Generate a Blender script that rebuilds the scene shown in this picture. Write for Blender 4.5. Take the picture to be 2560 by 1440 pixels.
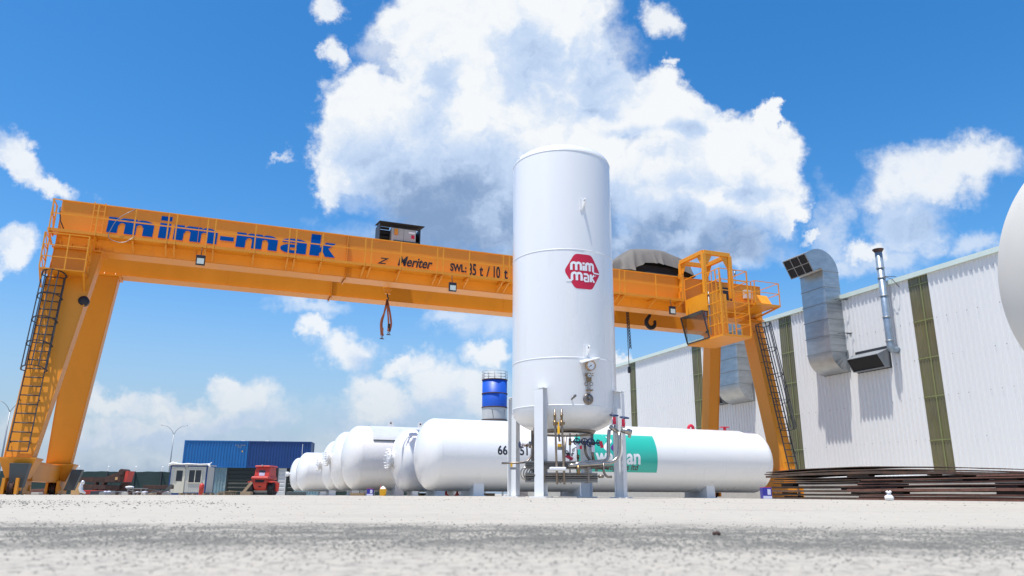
import bpy, bmesh, math, random
from mathutils import Vector, Matrix
R = math.radians
random.seed(7)
for o in list(bpy.data.objects): bpy.data.objects.remove(o)
sc = bpy.context.scene
col = sc.collection

# ------------------------------------------------------------------ camera
FPX, HCAM = 1880.0, 0.06
TH = math.atan(515 / FPX); RO = R(0.28)
Fw = Vector((0, math.cos(TH), math.sin(TH))); R0 = Vector((1, 0, 0)); U0 = Vector((0, -math.sin(TH), math.cos(TH)))
CR = R0 * math.cos(RO) + U0 * math.sin(RO); CU = -R0 * math.sin(RO) + U0 * math.cos(RO)
CAM = Vector((0, 0, HCAM))
cd = bpy.data.cameras.new('camera'); cam = bpy.data.objects.new('camera', cd); col.objects.link(cam)
cam.matrix_world = Matrix(((CR.x, CU.x, -Fw.x, CAM.x), (CR.y, CU.y, -Fw.y, CAM.y), (CR.z, CU.z, -Fw.z, CAM.z), (0, 0, 0, 1)))
cd.sensor_width = 36; cd.lens = 36 * FPX / 2560; cd.clip_start = 0.02; cd.clip_end = 6000
cd.dof.use_dof = True; cd.dof.focus_distance = 18; cd.dof.aperture_fstop = 8.5
sc.camera = cam
sc.render.resolution_x, sc.render.resolution_y = 1024, 576
sc.view_settings.view_transform = 'Standard'; sc.view_settings.look = 'None'
sc.view_settings.exposure = 0.45; sc.view_settings.gamma = 1

# ------------------------------------------------------------------ sun + sky
PHI = R(21.5); cP, sP = math.cos(PHI), math.sin(PHI)      # the yard's own axes: U along the crane girder, W away from the viewer
SA, SB = 0.25, 0.10
sun_dir = Vector((-SA * cP + SB * sP, -SA * sP - SB * cP, 1)).normalized()
SEL = math.asin(sun_dir.z)
sl = bpy.data.lights.new('sun', 'SUN'); sl.energy = 4.2; sl.angle = R(0.5); sl.color = (1, .965, .90)
so = bpy.data.objects.new('sun', sl); col.objects.link(so); so.location = (0, 0, 40)
so.rotation_euler = sun_dir.to_track_quat('Z', 'Y').to_euler()

world = bpy.data.worlds.new("World"); sc.world = world; world.use_nodes = True
nt = world.node_tree; nt.nodes.clear()
def N(t, **kw):
    n = nt.nodes.new(t)
    for k, v in kw.items(): setattr(n, k, v)
    return n
def L(a, b): nt.links.new(a, b)
def mth(op, a, b=None, c=None, clamp=False):
    n = N('ShaderNodeMath', operation=op); n.use_clamp = clamp
    for i, x in enumerate((a, b, c)):
        if x is None: continue
        if isinstance(x, (int, float)): n.inputs[i].default_value = x
        else: L(x, n.inputs[i])
    return n.outputs[0]
def vm(op, a, b=None, out=0):
    n = N('ShaderNodeVectorMath', operation=op)
    for i, x in enumerate((a, b)):
        if x is None: continue
        if isinstance(x, (tuple, list, Vector)): n.inputs[i].default_value = tuple(x)
        elif isinstance(x, (int, float)): n.inputs[3].default_value = x
        else: L(x, n.inputs[i])
    return n.outputs[out]
def sstep(x, a, b):
    n = N('ShaderNodeMapRange', interpolation_type='SMOOTHSTEP')
    L(x, n.inputs[0]); n.inputs[1].default_value = a; n.inputs[2].default_value = b
    return n.outputs[0]
def mixc(f, a, b):
    n = N('ShaderNodeMix', data_type='RGBA')
    for i, x in ((0, f), (6, a), (7, b)):
        if isinstance(x, (int, float)): n.inputs[i].default_value = x
        elif isinstance(x, tuple): n.inputs[i].default_value = (*x, 1)
        else: L(x, n.inputs[i])
    return n.outputs[2]
def noise(vec, scale, detail=6, rough=.55, lac=2.0):
    n = N('ShaderNodeTexNoise'); n.inputs['Scale'].default_value = scale; n.inputs['Detail'].default_value = detail
    n.inputs['Roughness'].default_value = rough; n.inputs['Lacunarity'].default_value = lac
    L(vec, n.inputs['Vector']); return n
sky = N('ShaderNodeTexSky', sky_type='NISHITA'); sky.sun_disc = False
sky.sun_elevation = SEL; sky.sun_rotation = math.atan2(sun_dir.x, sun_dir.y)
sky.altitude = 0; sky.air_density = 1.0; sky.dust_density = 0.6; sky.ozone_density = 2.0
tc = N('ShaderNodeTexCoord'); D = tc.outputs['Generated']
# gnomonic map of the world direction about a fixed bearing (units: 1000 x focal pixels)
dF = vm('DOT_PRODUCT', D, Fw, out=1); dFc = mth('MAXIMUM', dF, .08)
px = mth('MULTIPLY', mth('DIVIDE', vm('DOT_PRODUCT', D, CR, out=1), dFc), FPX / 1000)
py = mth('MULTIPLY', mth('DIVIDE', vm('DOT_PRODUCT', D, CU, out=1), dFc), FPX / 1000)
cmb = N('ShaderNodeCombineXYZ'); L(px, cmb.inputs[0]); L(py, cmb.inputs[1]); P0 = cmb.outputs[0]
w1 = noise(P0, 3.2, 3, .5); w2 = noise(P0, 11, 6, .62)
w1v = vm('SCALE', vm('SUBTRACT', w1.outputs['Color'], (.5, .5, .5)), .16)
w2v = vm('SCALE', vm('SUBTRACT', w2.outputs['Color'], (.5, .5, .5)), .165)
PW = vm('ADD', vm('ADD', P0, w1v), w2v)
def field(blobs, src, smooth=.35):
    acc = None
    for b in blobs:
        u, v, rx, ry = b[:4]; rot = b[4] if len(b) > 4 else 0
        m = N('ShaderNodeMapping', vector_type='TEXTURE')
        m.inputs[1].default_value = ((u - 1280) / 1000, (720 - v) / 1000, 0)
        m.inputs[2].default_value = (0, 0, R(-rot)); m.inputs[3].default_value = (rx / 1000, ry / 1000, 1)
        s_ = src
        if acc is not None:      # keeps the nodes of one blob together (shader stack)
            q_ = N('ShaderNodeVectorMath', operation='MULTIPLY_ADD'); L(acc, q_.inputs[0]); q_.inputs[1].default_value = (1e-9, 1e-9, 1e-9); L(src, q_.inputs[2]); s_ = q_.outputs[0]
        L(s_, m.inputs[0]); ln = vm('LENGTH', m.outputs[0], out=1)
        acc = ln if acc is None else mth('SMOOTH_MIN', acc, ln, smooth)
    return acc
BIG = [(1130, 70, 190, 120), (1290, 30, 250, 110), (1090, 210, 120, 130), (920, 300, 125, 120), (880, 390, 100, 90), (1000, 400, 150, 110), (1230, 270, 150, 160),
       (1470, 260, 110, 120), (1400, 350, 170, 110), (1640, 270, 100, 95), (1760, 340, 150, 90, 25), (1880, 390, 130, 110), (1935, 300, 40, 50),
       (1700, 480, 260, 130), (1900, 500, 90, 90), (1960, 540, 70, 25, -35), (1180, 490, 250, 100), (1180, 580, 220, 80), (1350, 590, 220, 110), (1360, 160, 190, 130), (1080, 330, 110, 130), (1650, 610, 300, 90), (1850, 620, 100, 70), (1050, 590, 160, 60), (1380, 480, 200, 150)]
SMALL = [(1662, 45, 42, 52), (820, 8, 48, 32), (845, 130, 30, 45), (1648, 160, 20, 18), (830, 450, 35, 40),
         (2340, 440, 180, 75, -8), (2440, 410, 85, 60), (2250, 480, 90, 60), (2290, 560, 100, 75), (2160, 615, 70, 30), (2030, 570, 40, 14, -30),
         (50, 390, 85, 38, 35), (140, 455, 80, 26, 22), (25, 630, 50, 42),
         (775, 815, 50, 30, 20), (850, 865, 75, 48), (1000, 900, 50, 34, -30), (1050, 905, 50, 40), (1110, 960, 85, 60), (940, 960, 70, 48), (960, 1010, 130, 45), (1200, 980, 80, 60), (1225, 880, 60, 36),
         (570, 965, 46, 34), (610, 1000, 90, 50), (430, 1010, 110, 36), (290, 1005, 80, 32), (500, 1060, 220, 40), (300, 1080, 200, 50), (1562, 890, 26, 18), (1575, 880, 20, 20)]
THIN = [(1130, 790, 90, 26), (1000, 600, 200, 60), (960, 120, 60, 110), (1530, 120, 60, 120), (2080, 560, 60, 90), (2200, 640, 120, 40), (770, 757, 90, 26), (700, 392, 30, 10, -30), (1450, 150, 130, 150), (900, 480, 90, 40, 20), (2450, 600, 60, 40), (2080, 640, 60, 30), (500, 1130, 480, 50), (1000, 1060, 300, 60),
        (1250, 780, 160, 60), (60, 1060, 80, 60)]
GREY = [(1110, 500, 220, 130), (1200, 590, 320, 120), (1560, 620, 330, 80), (1800, 620, 150, 70), (1420, 540, 200, 80), (1640, 570, 160, 60)]
GREY2 = [(1080, 340, 60, 90), (1400, 190, 150, 100), (1320, 120, 70, 60), (1095, 200, 40, 60), (960, 400, 110, 50), (2330, 560, 120, 50), (480, 1090, 260, 50), (1130, 1030, 140, 45), (890, 905, 50, 25), (1480, 270, 50, 18), (1000, 1050, 200, 30), (1240, 970, 50, 40), (1700, 330, 60, 20), (620, 1060, 100, 30), (1780, 470, 150, 30), (1560, 330, 60, 20)]
WHITE = [(1230, 200, 60, 75), (1190, 265, 60, 60), (1260, 300, 50, 40)]
P1 = vm('ADD', vm('ADD', P0, w1v), vm('SCALE', w2v, .35))
fb = field(BIG, PW, .25); fs = field(SMALL, PW, .25); ft = field(THIN, PW, .3)
dn = noise(P0, 8, 9, .60); dn2 = noise(P0, 30, 6, .6)
rough = mth('ADD', mth('MULTIPLY', mth('SUBTRACT', dn.outputs[0], .5), .75), mth('MULTIPLY', mth('SUBTRACT', dn2.outputs[0], .5), .30))
fg = sstep(mth('ADD', field(GREY, P1, .4), mth('MULTIPLY', rough, .12)), 1.8, .15)
eb = mth('SUBTRACT', .84, mth('MULTIPLY', sstep(py, .27, .10), .48)); mr_ = N('ShaderNodeMapRange', interpolation_type='SMOOTHSTEP')
L(mth('ADD', fb, mth('MULTIPLY', rough, .50)), mr_.inputs[0]); mr_.inputs[1].default_value = 1.22; L(eb, mr_.inputs[2])
db = mr_.outputs[0]
ds = mth('MULTIPLY', sstep(mth('ADD', fs, mth('MULTIPLY', rough, 1.25)), 1.38, .45), .92)
dt = mth('MULTIPLY', sstep(mth('ADD', ft, mth('MULTIPLY', rough, 1.9)), 1.4, .15), .60)
dens = mth('MULTIPLY', mth('MAXIMUM', mth('MAXIMUM', db, ds), dt), sstep(dF, .25, .45))
# clouds elsewhere round the sky
gen = noise(D, 3.0, 7, .58); gd = mth('MULTIPLY', sstep(gen.outputs[0], .52, .66), mth('SUBTRACT', 1, sstep(dF, .25, .5)))
upm = N('ShaderNodeSeparateXYZ'); L(D, upm.inputs[0])
gd = mth('MULTIPLY', gd, sstep(upm.outputs[2], .02, .2))
dens = mth('MAXIMUM', dens, gd)
# shading inside the clouds: grey undersides + relief
fg2 = mth('MULTIPLY', sstep(mth('ADD', field(GREY2, P1, .4), mth('MULTIPLY', rough, .25)), 1.8, .2), .42)
fw = sstep(mth('ADD', field(WHITE, PW, .3), mth('MULTIPLY', rough, .5)), 1.25, .75)
r1 = noise(PW, 5.0, 5, .52); off = vm('ADD', PW, (-.018, .032, 0)); r2 = noise(off, 5.0, 5, .52)
rel = mth('MULTIPLY', mth('SUBTRACT', r1.outputs[0], r2.outputs[0]), 1.7)
big = noise(P1, 5.5, 3, .5)
shade = mth('ADD', mth('MAXIMUM', mth('MULTIPLY', mth('MULTIPLY', fg, .82), mth('SUBTRACT', 1, fw)), fg2), mth('ADD', rel, mth('MULTIPLY', mth('SUBTRACT', big.outputs[0], .46), .75)), clamp=True)
cl = mixc(sstep(shade, 0, .5), (6.75, 6.95, 7.15), (4.1, 5.1, 6.7)); cl = mixc(sstep(shade, .4, 1.0), cl, (1.75, 2.65, 4.3))
# sky colour: Nishita, more saturated overhead, a band of pale blue haze low down
hs = N('ShaderNodeHueSaturation'); hs.inputs['Saturation'].default_value = 1.40; hs.inputs['Value'].default_value = 1.36
hs.inputs['Hue'].default_value = .500
L(sky.outputs[0], hs.inputs['Color'])
elz = upm.outputs[2]
skyc = mixc(sstep(elz, .30, -.03), hs.outputs[0], (2.65, 3.45, 4.6))
cl = mixc(mth('MULTIPLY', sstep(elz, .20, .02), .55), cl, (3.3, 3.95, 4.7))
fin = mixc(dens, skyc, cl)
bg = N('ShaderNodeBackground'); bg.inputs[1].default_value = 0.10; L(fin, bg.inputs[0])
wo = N('ShaderNodeOutputWorld'); L(bg.outputs[0], wo.inputs[0])
world.cycles.sampling_method = 'MANUAL'; world.cycles.sample_map_resolution = 512

# ------------------------------------------------------------------ materials
MATS = {}
def mat(name, c, rough=.5, metal=0., var=.1, scale=2.0, coat=0., bump=0., bscale=40., spec=.5, dirt=0., dcol=(.12, .08, .05), dscale=3., stretch=(1, 1, 1), dlo=.58, trans=0., alpha=1.):
    if name in MATS: return MATS[name]
    m = bpy.data.materials.new(name); m.use_nodes = True; t = m.node_tree; b = t.nodes['Principled BSDF']
    b.inputs['Roughness'].default_value = rough; b.inputs['Metallic'].default_value = metal
    b.inputs['Coat Weight'].default_value = coat; b.inputs['Coat Roughness'].default_value = .06
    b.inputs['Specular IOR Level'].default_value = spec
    b.inputs['Transmission Weight'].default_value = trans; b.inputs['Alpha'].default_value = alpha
    g = t.nodes.new('ShaderNodeNewGeometry'); mp = t.nodes.new('ShaderNodeMapping'); mp.inputs[3].default_value = stretch
    t.links.new(g.outputs['Position'], mp.inputs[0])
    n = t.nodes.new('ShaderNodeTexNoise'); n.inputs['Scale'].default_value = scale; n.inputs['Detail'].default_value = 7; n.inputs['Roughness'].default_value = .6
    t.links.new(mp.outputs[0], n.inputs['Vector'])
    mx = t.nodes.new('ShaderNodeMix'); mx.data_type = 'RGBA'
    t.links.new(n.outputs[0], mx.inputs[0])
    mx.inputs[6].default_value = (*[max(0, x * (1 - var * 1.6)) for x in c], 1); mx.inputs[7].default_value = (*[min(1, x * (1 + var * 1.6)) for x in c], 1)
    out = mx.outputs[2]
    if dirt:
        n2 = t.nodes.new('ShaderNodeTexNoise'); n2.inputs['Scale'].default_value = dscale; n2.inputs['Detail'].default_value = 9; n2.inputs['Roughness'].default_value = .65
        t.links.new(mp.outputs[0], n2.inputs['Vector'])
        r = t.nodes.new('ShaderNodeMapRange'); r.inputs[1].default_value = dlo; r.inputs[2].default_value = dlo + .1; r.inputs[4].default_value = dirt
        t.links.new(n2.outputs[0], r.inputs[0])
        m2 = t.nodes.new('ShaderNodeMix'); m2.data_type = 'RGBA'; m2.inputs[7].default_value = (*dcol, 1)
        t.links.new(r.outputs[0], m2.inputs[0]); t.links.new(out, m2.inputs[6]); out = m2.outputs[2]
    t.links.new(out, b.inputs['Base Color'])
    # roughness variation
    rr = t.nodes.new('ShaderNodeMapRange'); rr.inputs[3].default_value = rough * .8; rr.inputs[4].default_value = min(1, rough * 1.25)
    t.links.new(n.outputs[0], rr.inputs[0]); t.links.new(rr.outputs[0], b.inputs['Roughness'])
    if bump:
        n3 = t.nodes.new('ShaderNodeTexNoise'); n3.inputs['Scale'].default_value = bscale; n3.inputs['Detail'].default_value = 4
        t.links.new(mp.outputs[0], n3.inputs['Vector'])
        bp = t.nodes.new('ShaderNodeBump'); bp.inputs['Strength'].default_value = bump; bp.inputs['Distance'].default_value = .01
        t.links.new(n3.outputs[0], bp.inputs['Height']); t.links.new(bp.outputs[0], b.inputs['Normal'])
    MATS[name] = m; return m
M_or = mat('crane_orange_paint', (.74, .27, .010), .42, var=.09, scale=.9, dirt=.3, dcol=(.42, .15, .03), dscale=1.7, dlo=.62, bump=.05, bscale=3, stretch=(1, 1, .35))
M_orr = mat('crane_rail_paint', (.78, .31, .015), .45, var=.1)
M_dark = mat('dark_steel_paint', (.035, .04, .05), .5, var=.2)
M_grey = mat('grey_guard_paint', (.06, .075, .08), .55, var=.2)
M_blue = mat('blue_letter_paint', (0, .085, .40), .7, spec=.05, var=.08)
M_black = mat('black_letter_paint', (.012, .012, .02), .5, var=.1)
M_tank = mat('gloss_white_paint', (.81, .81, .81), .28, var=.02, scale=.6, coat=.5, bump=.06, bscale=1.6, dirt=.12, dcol=(.52, .48, .42), dscale=2.5, dlo=.60, stretch=(1, 1, .25))
M_tank2 = mat('satin_white_paint', (.78, .79, .80), .4, var=.02, scale=1.0, coat=.15, bump=.03, bscale=2)
M_cream = mat('cream_tank_paint', (.66, .63, .57), .5, var=.03, scale=2, bump=.08, bscale=60)
M_clad = mat('polished_cladding_sheet', (.60, .64, .68), .32, metal=.25, var=.05, scale=1.2, bump=.05, bscale=2)
M_white = mat('white_steel_paint', (.76, .77, .78), .4, var=.04, scale=4, dirt=.25, dcol=(.5, .47, .42), dscale=9, dlo=.66)
M_ss = mat('weathered_stainless_pipe', (.25, .21, .18), .38, metal=.8, var=.25, scale=9)
M_ssb = mat('bright_stainless', (.42, .39, .36), .3, metal=.95, var=.15, scale=9)
M_al = mat('finned_aluminium', (.30, .29, .28), .45, metal=.7, var=.15, scale=6)
M_brass = mat('brass_fitting', (.26, .18, .10), .38, metal=.8, var=.2, scale=9)
M_wheel = mat('navy_handwheel', (.01, .03, .10), .4, var=.15)
M_tagr = mat('red_tag', (.62, .02, .06), .5, var=.1)
M_tagw = mat('clear_plastic_tag', (.72, .66, .74), .3, var=.1)
M_yel = mat('yellow_paint', (.80, .42, .01), .4, var=.06)
M_red = mat('red_decal', (.60, .012, .05), .4, var=.03)
M_green = mat('teal_decal', (.03, .46, .36), .35, var=.03, coat=.4)
M_purple = mat('purple_decal', (.12, .02, .22), .4, var=.03)
M_maroon = mat('maroon_letter', (.09, .02, .04), .4, var=.03)
M_lwhite = mat('white_letter', (.85, .86, .88), .4, var=.02)
M_wall = mat('white_wall_sheet', (.73, .73, .72), .45, var=.03, scale=.5, bump=.02, bscale=8, dirt=.2, dcol=(.50, .46, .40), dscale=2.2, dlo=.66, stretch=(1, 1, .12))
M_mint = mat('pale_mint_flashing', (.62, .71, .65), .45, var=.05)
M_trl = mat('olive_translucent_sheet', (.15, .138, .078), .22, var=.35, scale=2.2, stretch=(1, 1, .25), dirt=.5, dcol=(.15, .145, .05), dscale=3.5, dlo=.5, spec=.6)
M_trl2 = mat('pale_green_purlin', (.20, .22, .085), .4, var=.15, scale=5)
M_duct = mat('galvanised_duct_sheet', (.42, .44, .45), .34, metal=.75, var=.22, scale=1.6, bump=.05, bscale=3, stretch=(1, 1, 2.5))
M_ducts = mat('galvanised_seam', (.30, .32, .33), .45, metal=.6, var=.2)
M_void = mat('black_grille_and_void', (.015, .016, .018), .8, var=.2)  # black of grilles, also painted in for the shade inside openings
M_pipeg = mat('blue_grey_steel_pipe', (.30, .37, .44), .35, metal=.5, var=.2, scale=5, dirt=.5, dcol=(.25, .16, .12), dscale=6, dlo=.62)
M_rust = mat('rusty_steel_plate', (.095, .065, .048), .75, var=.45, scale=4, dirt=.6, dcol=(.16, .075, .045), dscale=5, dlo=.5)
M_rustr = mat('reddish_rusted_plate', (.16, .07, .05), .78, var=.35, scale=5, dirt=.6, dcol=(.07, .04, .03), dscale=6, dlo=.52)
M_rustd = mat('dark_rusted_scrap', (.06, .03, .024), .85, var=.5, scale=3, dirt=.6, dcol=(.16, .06, .03), dscale=4, dlo=.55)
M_wood = mat('weathered_timber', (.30, .22, .14), .8, var=.3, scale=6, stretch=(1, 1, 6), bump=.2)
M_woodd = mat('black_timber_block', (.035, .03, .028), .85, var=.3, scale=6)
M_ply = mat('tan_plywood_board', (.50, .30, .13), .7, var=.15, scale=3)
M_cblue = mat('bright_blue_container_paint', (.006, .125, .36), .45, var=.1, scale=.8, dirt=.3, dcol=(.03, .10, .2), dscale=2)
M_cnavy = mat('navy_container_paint', (.004, .045, .18), .45, var=.12, scale=.8)
M_cgrn = mat('dark_green_container_paint', (.014, .022, .020), .5, var=.25, scale=1.2)
M_cteal = mat('faded_teal_container_paint', (.16, .25, .28), .6, var=.25, scale=1.4, dirt=.6, dcol=(.32, .36, .36), dscale=1.6, dlo=.55)
M_cab = mat('offwhite_cabin_sheet', (.56, .55, .49), .5, var=.05, scale=2, stretch=(1, 1, .2))
M_cabf = mat('cream_door_frame', (.64, .60, .48), .5, var=.04)
M_gls = mat('dark_window_glass', (.02, .022, .028), .08, var=.05, coat=.5)
M_mach = mat('faded_red_machine_paint', (.52, .045, .03), .45, var=.15, scale=2, dirt=.3, dcol=(.25, .04, .03), dscale=4)
M_rub = mat('black_rubber', (.018, .018, .02), .8, var=.2)
M_net = mat('dark_green_shade_net', (.018, .04, .038), .9, var=.35, scale=1.2, stretch=(1, 1, 4))
M_galv = mat('galvanised_post', (.28, .30, .32), .45, metal=.5, var=.15)
M_tarp = mat('grey_brown_tarpaulin', (.15, .135, .12), .75, var=.22, scale=1.6, bump=.3, bscale=6, dirt=.4, dcol=(.12, .12, .13), dscale=3)
M_silob = mat('royal_blue_silo_paint', (.01, .085, .50), .45, var=.05)
M_silow = mat('grey_white_silo_paint', (.55, .55, .54), .5, var=.06)
M_foil = mat('silver_foil_wrap', (.72, .72, .74), .3, metal=.55, var=.1, bump=.5, bscale=14)
M_poly = mat('white_plastic_bag', (.85, .85, .85), .45, var=.03, bump=.5, bscale=25)
M_strap = mat('brown_lifting_strap', (.26, .075, .035), .75, var=.25, scale=12)
M_lamp = mat('lamp_glass', (.62, .66, .60), .15, var=.05)
M_skin2 = mat('pale_blue_can_paint', (.03, .03, .30), .35, var=.05)
M_lav = mat('lavender_can_label', (.60, .62, .78), .4, var=.05)
M_conc = mat('old_concrete', (.42, .40, .36), .85, var=.15, scale=3, bump=.3)
M_grit = mat('grey_grit', (.15, .147, .13), .85, var=.4, scale=120)

def emis_mat(name, c, s):
    m = bpy.data.materials.new(name); m.use_nodes = True; b = m.node_tree.nodes['Principled BSDF']
    b.inputs['Base Color'].default_value = (*c, 1); b.inputs['Emission Color'].default_value = (*c, 1); b.inputs['Emission Strength'].default_value = s
    return m

# tinted cab glass: see-through
def glass_mat():
    m = bpy.data.materials.new('tinted_cab_glass'); m.use_nodes = True; t = m.node_tree; t.nodes.clear()
    o = t.nodes.new('ShaderNodeOutputMaterial'); mx = t.nodes.new('ShaderNodeMixShader'); tr = t.nodes.new('ShaderNodeBsdfTransparent'); gl = t.nodes.new('ShaderNodeBsdfGlossy')
    tr.inputs[0].default_value = (.62, .64, .60, 1); gl.inputs['Roughness'].default_value = .03; gl.inputs[0].default_value = (.8, .8, .8, 1)
    fr = t.nodes.new('ShaderNodeLayerWeight'); fr.inputs[0].default_value = .35
    t.links.new(fr.outputs[0], mx.inputs[0]); t.links.new(tr.outputs[0], mx.inputs[1]); t.links.new(gl.outputs[0], mx.inputs[2]); t.links.new(mx.outputs[0], o.inputs[0])
    return m
M_cgl = glass_mat()

# ------------------------------------------------------------------ coordinates
def XY(U, W, Z=0): return Vector((U * cP - W * sP, U * sP + W * cP, Z))
def gz(x, y):
    return -.005 * max(0, x) - .002 * max(0, -x) - .002 * max(0, min(y, 90) - 20) - .0 
def gs(U, W):
    p = XY(U, W); return gz(p.x, p.y)
def P(u, v, Y):      # a point at depth Y seen along the photo's ray (u, v)
    d = (u - 1280) / FPX * CR + (720 - v) / FPX * CU + Fw
    return CAM + d * (Y / d.y)
def PX(u, Y): return P(u, 1235, Y).x

# ------------------------------------------------------------------ mesh builder
class MB:
    def __init__(s): s.v = []; s.f = []; s.sm = []
    def add(s, vs, fs, smooth=False):
        o = len(s.v); s.v += [Vector(x) for x in vs]
        for f in fs: s.f.append([i + o for i in f]); s.sm.append(smooth)
        return s
    def box(s, x0, x1, y0, y1, z0, z1):
        x0, x1 = min(x0, x1), max(x0, x1); y0, y1 = min(y0, y1), max(y0, y1); z0, z1 = min(z0, z1), max(z0, z1)
        v = [(x, y, z) for z in (z0, z1) for y in (y0, y1) for x in (x0, x1)]
        return s.add(v, [(0, 2, 3, 1), (4, 5, 7, 6), (0, 1, 5, 4), (2, 6, 7, 3), (0, 4, 6, 2), (1, 3, 7, 5)])
    def hexa(s, b, t):      # bottom quad (ccw from above), top quad
        return s.add(list(b) + list(t), [(3, 2, 1, 0), (4, 5, 6, 7), (0, 1, 5, 4), (1, 2, 6, 5), (2, 3, 7, 6), (3, 0, 4, 7)])
    def beam(s, p, q, w, h, up=(0, 0, 1)):
        p = Vector(p); q = Vector(q); d = (q - p).normalized(); up = Vector(up)
        if abs(d.dot(up)) > .98: up = Vector((0, 1, 0))
        a = d.cross(up).normalized() * (w / 2); b = a.cross(d).normalized() * (h / 2)
        return s.hexa([p - a - b, p + a - b, q + a - b, q - a - b], [p - a + b, p + a + b, q + a + b, q - a + b])
    def tube(s, pts, r, n=8, closed=False, caps=True, smooth=True):
        pts = [Vector(p) for p in pts]; m = len(pts); rings = []
        rs = r if isinstance(r, (list, tuple)) else [r] * m
        prev = None
        for i, p in enumerate(pts):
            if closed: d = pts[(i + 1) % m] - pts[i - 1]
            else: d = pts[min(i + 1, m - 1)] - pts[max(i - 1, 0)]
            if d.length < 1e-9: d = Vector((0, 0, 1))
            d.normalize()
            if prev is None:
                a = d.orthogonal().normalized()
            else:
                a = prev - d * prev.dot(d)
                a = a.normalized() if a.length > 1e-6 else d.orthogonal().normalized()
            prev = a; b = d.cross(a)
            rings.append([p + (a * math.cos(2 * math.pi * k / n) + b * math.sin(2 * math.pi * k / n)) * rs[i] for k in range(n)])
        v = [x for rg in rings for x in rg]; f = []
        for i in range(m if closed else m - 1):
            j = (i + 1) % m
            for k in range(n):
                l = (k + 1) % n; f.append((i * n + k, i * n + l, j * n + l, j * n + k))
        s.add(v, f, smooth)
        if caps and not closed:
            s.add(rings[0], [tuple(range(n))[::-1]]); s.add(rings[-1], [tuple(range(n))])
        return s
    def cyl(s, p, q, r, n=16, r2=None): return s.tube([p, q], [r, r if r2 is None else r2], n)
    def lathe(s, prof, c, axis=(0, 0, 1), n=48, smooth=True, caps=False):   # prof: (distance along axis, radius)
        c = Vector(c); ax = Vector(axis).normalized(); a = ax.orthogonal().normalized(); b = ax.cross(a)
        v = []; f = []
        for h, r in prof:
            for k in range(n):
                t = 2 * math.pi * k / n; v.append(c + ax * h + (a * math.cos(t) + b * math.sin(t)) * r)
        for i in range(len(prof) - 1):
            for k in range(n):
                l = (k + 1) % n; f.append((i * n + k, i * n + l, (i + 1) * n + l, (i + 1) * n + k))
        s.add(v, f, smooth)
        if caps:
            s.add(v[:n], [tuple(range(n))[::-1]]); s.add(v[-n:], [tuple(range(n))])
        return s
    def prism(s, poly, fn, d0, d1, smooth=False):     # fn(a, b, depth) -> point; poly list of (a, b)
        n = len(poly); v = [fn(a, b, d0) for a, b in poly] + [fn(a, b, d1) for a, b in poly]
        return s.add(v, [tuple(range(n))[::-1], tuple(range(n, 2 * n))] + [(i, (i + 1) % n, n + (i + 1) % n, n + i) for i in range(n)], smooth)
    def sweep(s, secs, caps=True, smooth=False):       # list of equal-length closed sections
        n = len(secs[0]); v = [x for q in secs for x in q]; f = []
        for i in range(len(secs) - 1):
            for k in range(n):
                l = (k + 1) % n; f.append((i * n + k, i * n + l, (i + 1) * n + l, (i + 1) * n + k))
        s.add(v, f, smooth)
        if caps: s.add(secs[0], [tuple(range(n))[::-1]]); s.add(secs[-1], [tuple(range(n))])
        return s
def bend(pts, r=.08, n=5):      # round the corners of a polyline
    pts = [Vector(p) for p in pts]; out = [pts[0]]
    for i in range(1, len(pts) - 1):
        a, b, c = pts[i - 1], pts[i], pts[i + 1]
        d1 = (a - b); d2 = (c - b); rr = min(r, d1.length * .45, d2.length * .45)
        p = b + d1.normalized() * rr; q = b + d2.normalized() * rr
        for k in range(n + 1):
            t = k / n; out.append(p * (1 - t) ** 2 + b * 2 * t * (1 - t) + q * t * t)
    out.append(pts[-1]); return out

OFF = {}
def thing(name, label, cat, loc, frame='world', group=None, rot=None):
    o = bpy.data.objects.new(name, None); col.objects.link(o); o.empty_display_size = .3
    if frame == 'site':
        off = Vector((loc[0], loc[1], loc[2])); o.location = XY(*loc); o.rotation_euler = (0, 0, PHI)
    else: off = Vector(loc); o.location = off
    if rot is not None: o.rotation_euler = (0, 0, rot)
    o['label'] = label; o['category'] = cat
    if group: o['group'] = group
    OFF[o.name] = off; return o
def mesh_of(name, mb, mt, off, bevel=0):
    me = bpy.data.meshes.new(name); me.from_pydata([v - off for v in mb.v], [], mb.f); me.validate()
    sm = mb.sm if len(me.polygons) == len(mb.sm) else [False] * len(me.polygons)
    me.polygons.foreach_set('use_smooth', sm)
    me.materials.append(mt); me.update()
    bm = bmesh.new(); bm.from_mesh(me); bmesh.ops.remove_doubles(bm, verts=bm.verts, dist=1e-5) if any(sm) else None
    bmesh.ops.recalc_face_normals(bm, faces=bm.faces); bm.to_mesh(me); bm.free()
    return me
SPLIT = {'rail_wheel', 'landing_bracket', 'side_sheet', 'platform_bracket', 'support_leg', 'support', 'bag_ear', 'coil_support', 'end_tie', 'hoop', 'pipe_band', 'wall_bracket', 'support_stand',
         'leg_edge_flange', 'girder_flange', 'deck_board', 'pallet_block', 'hoist_rope', 'end_wall', 'grille_bar', 'flange_seam', 'weld_seam', 'ladder_standoff', 'roof_slope', 'lock_rod', 'red_lug', 'stay_rod', 'frame_post', 'cover_bolt', 'frame_clamp', 'gusset'}
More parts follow.
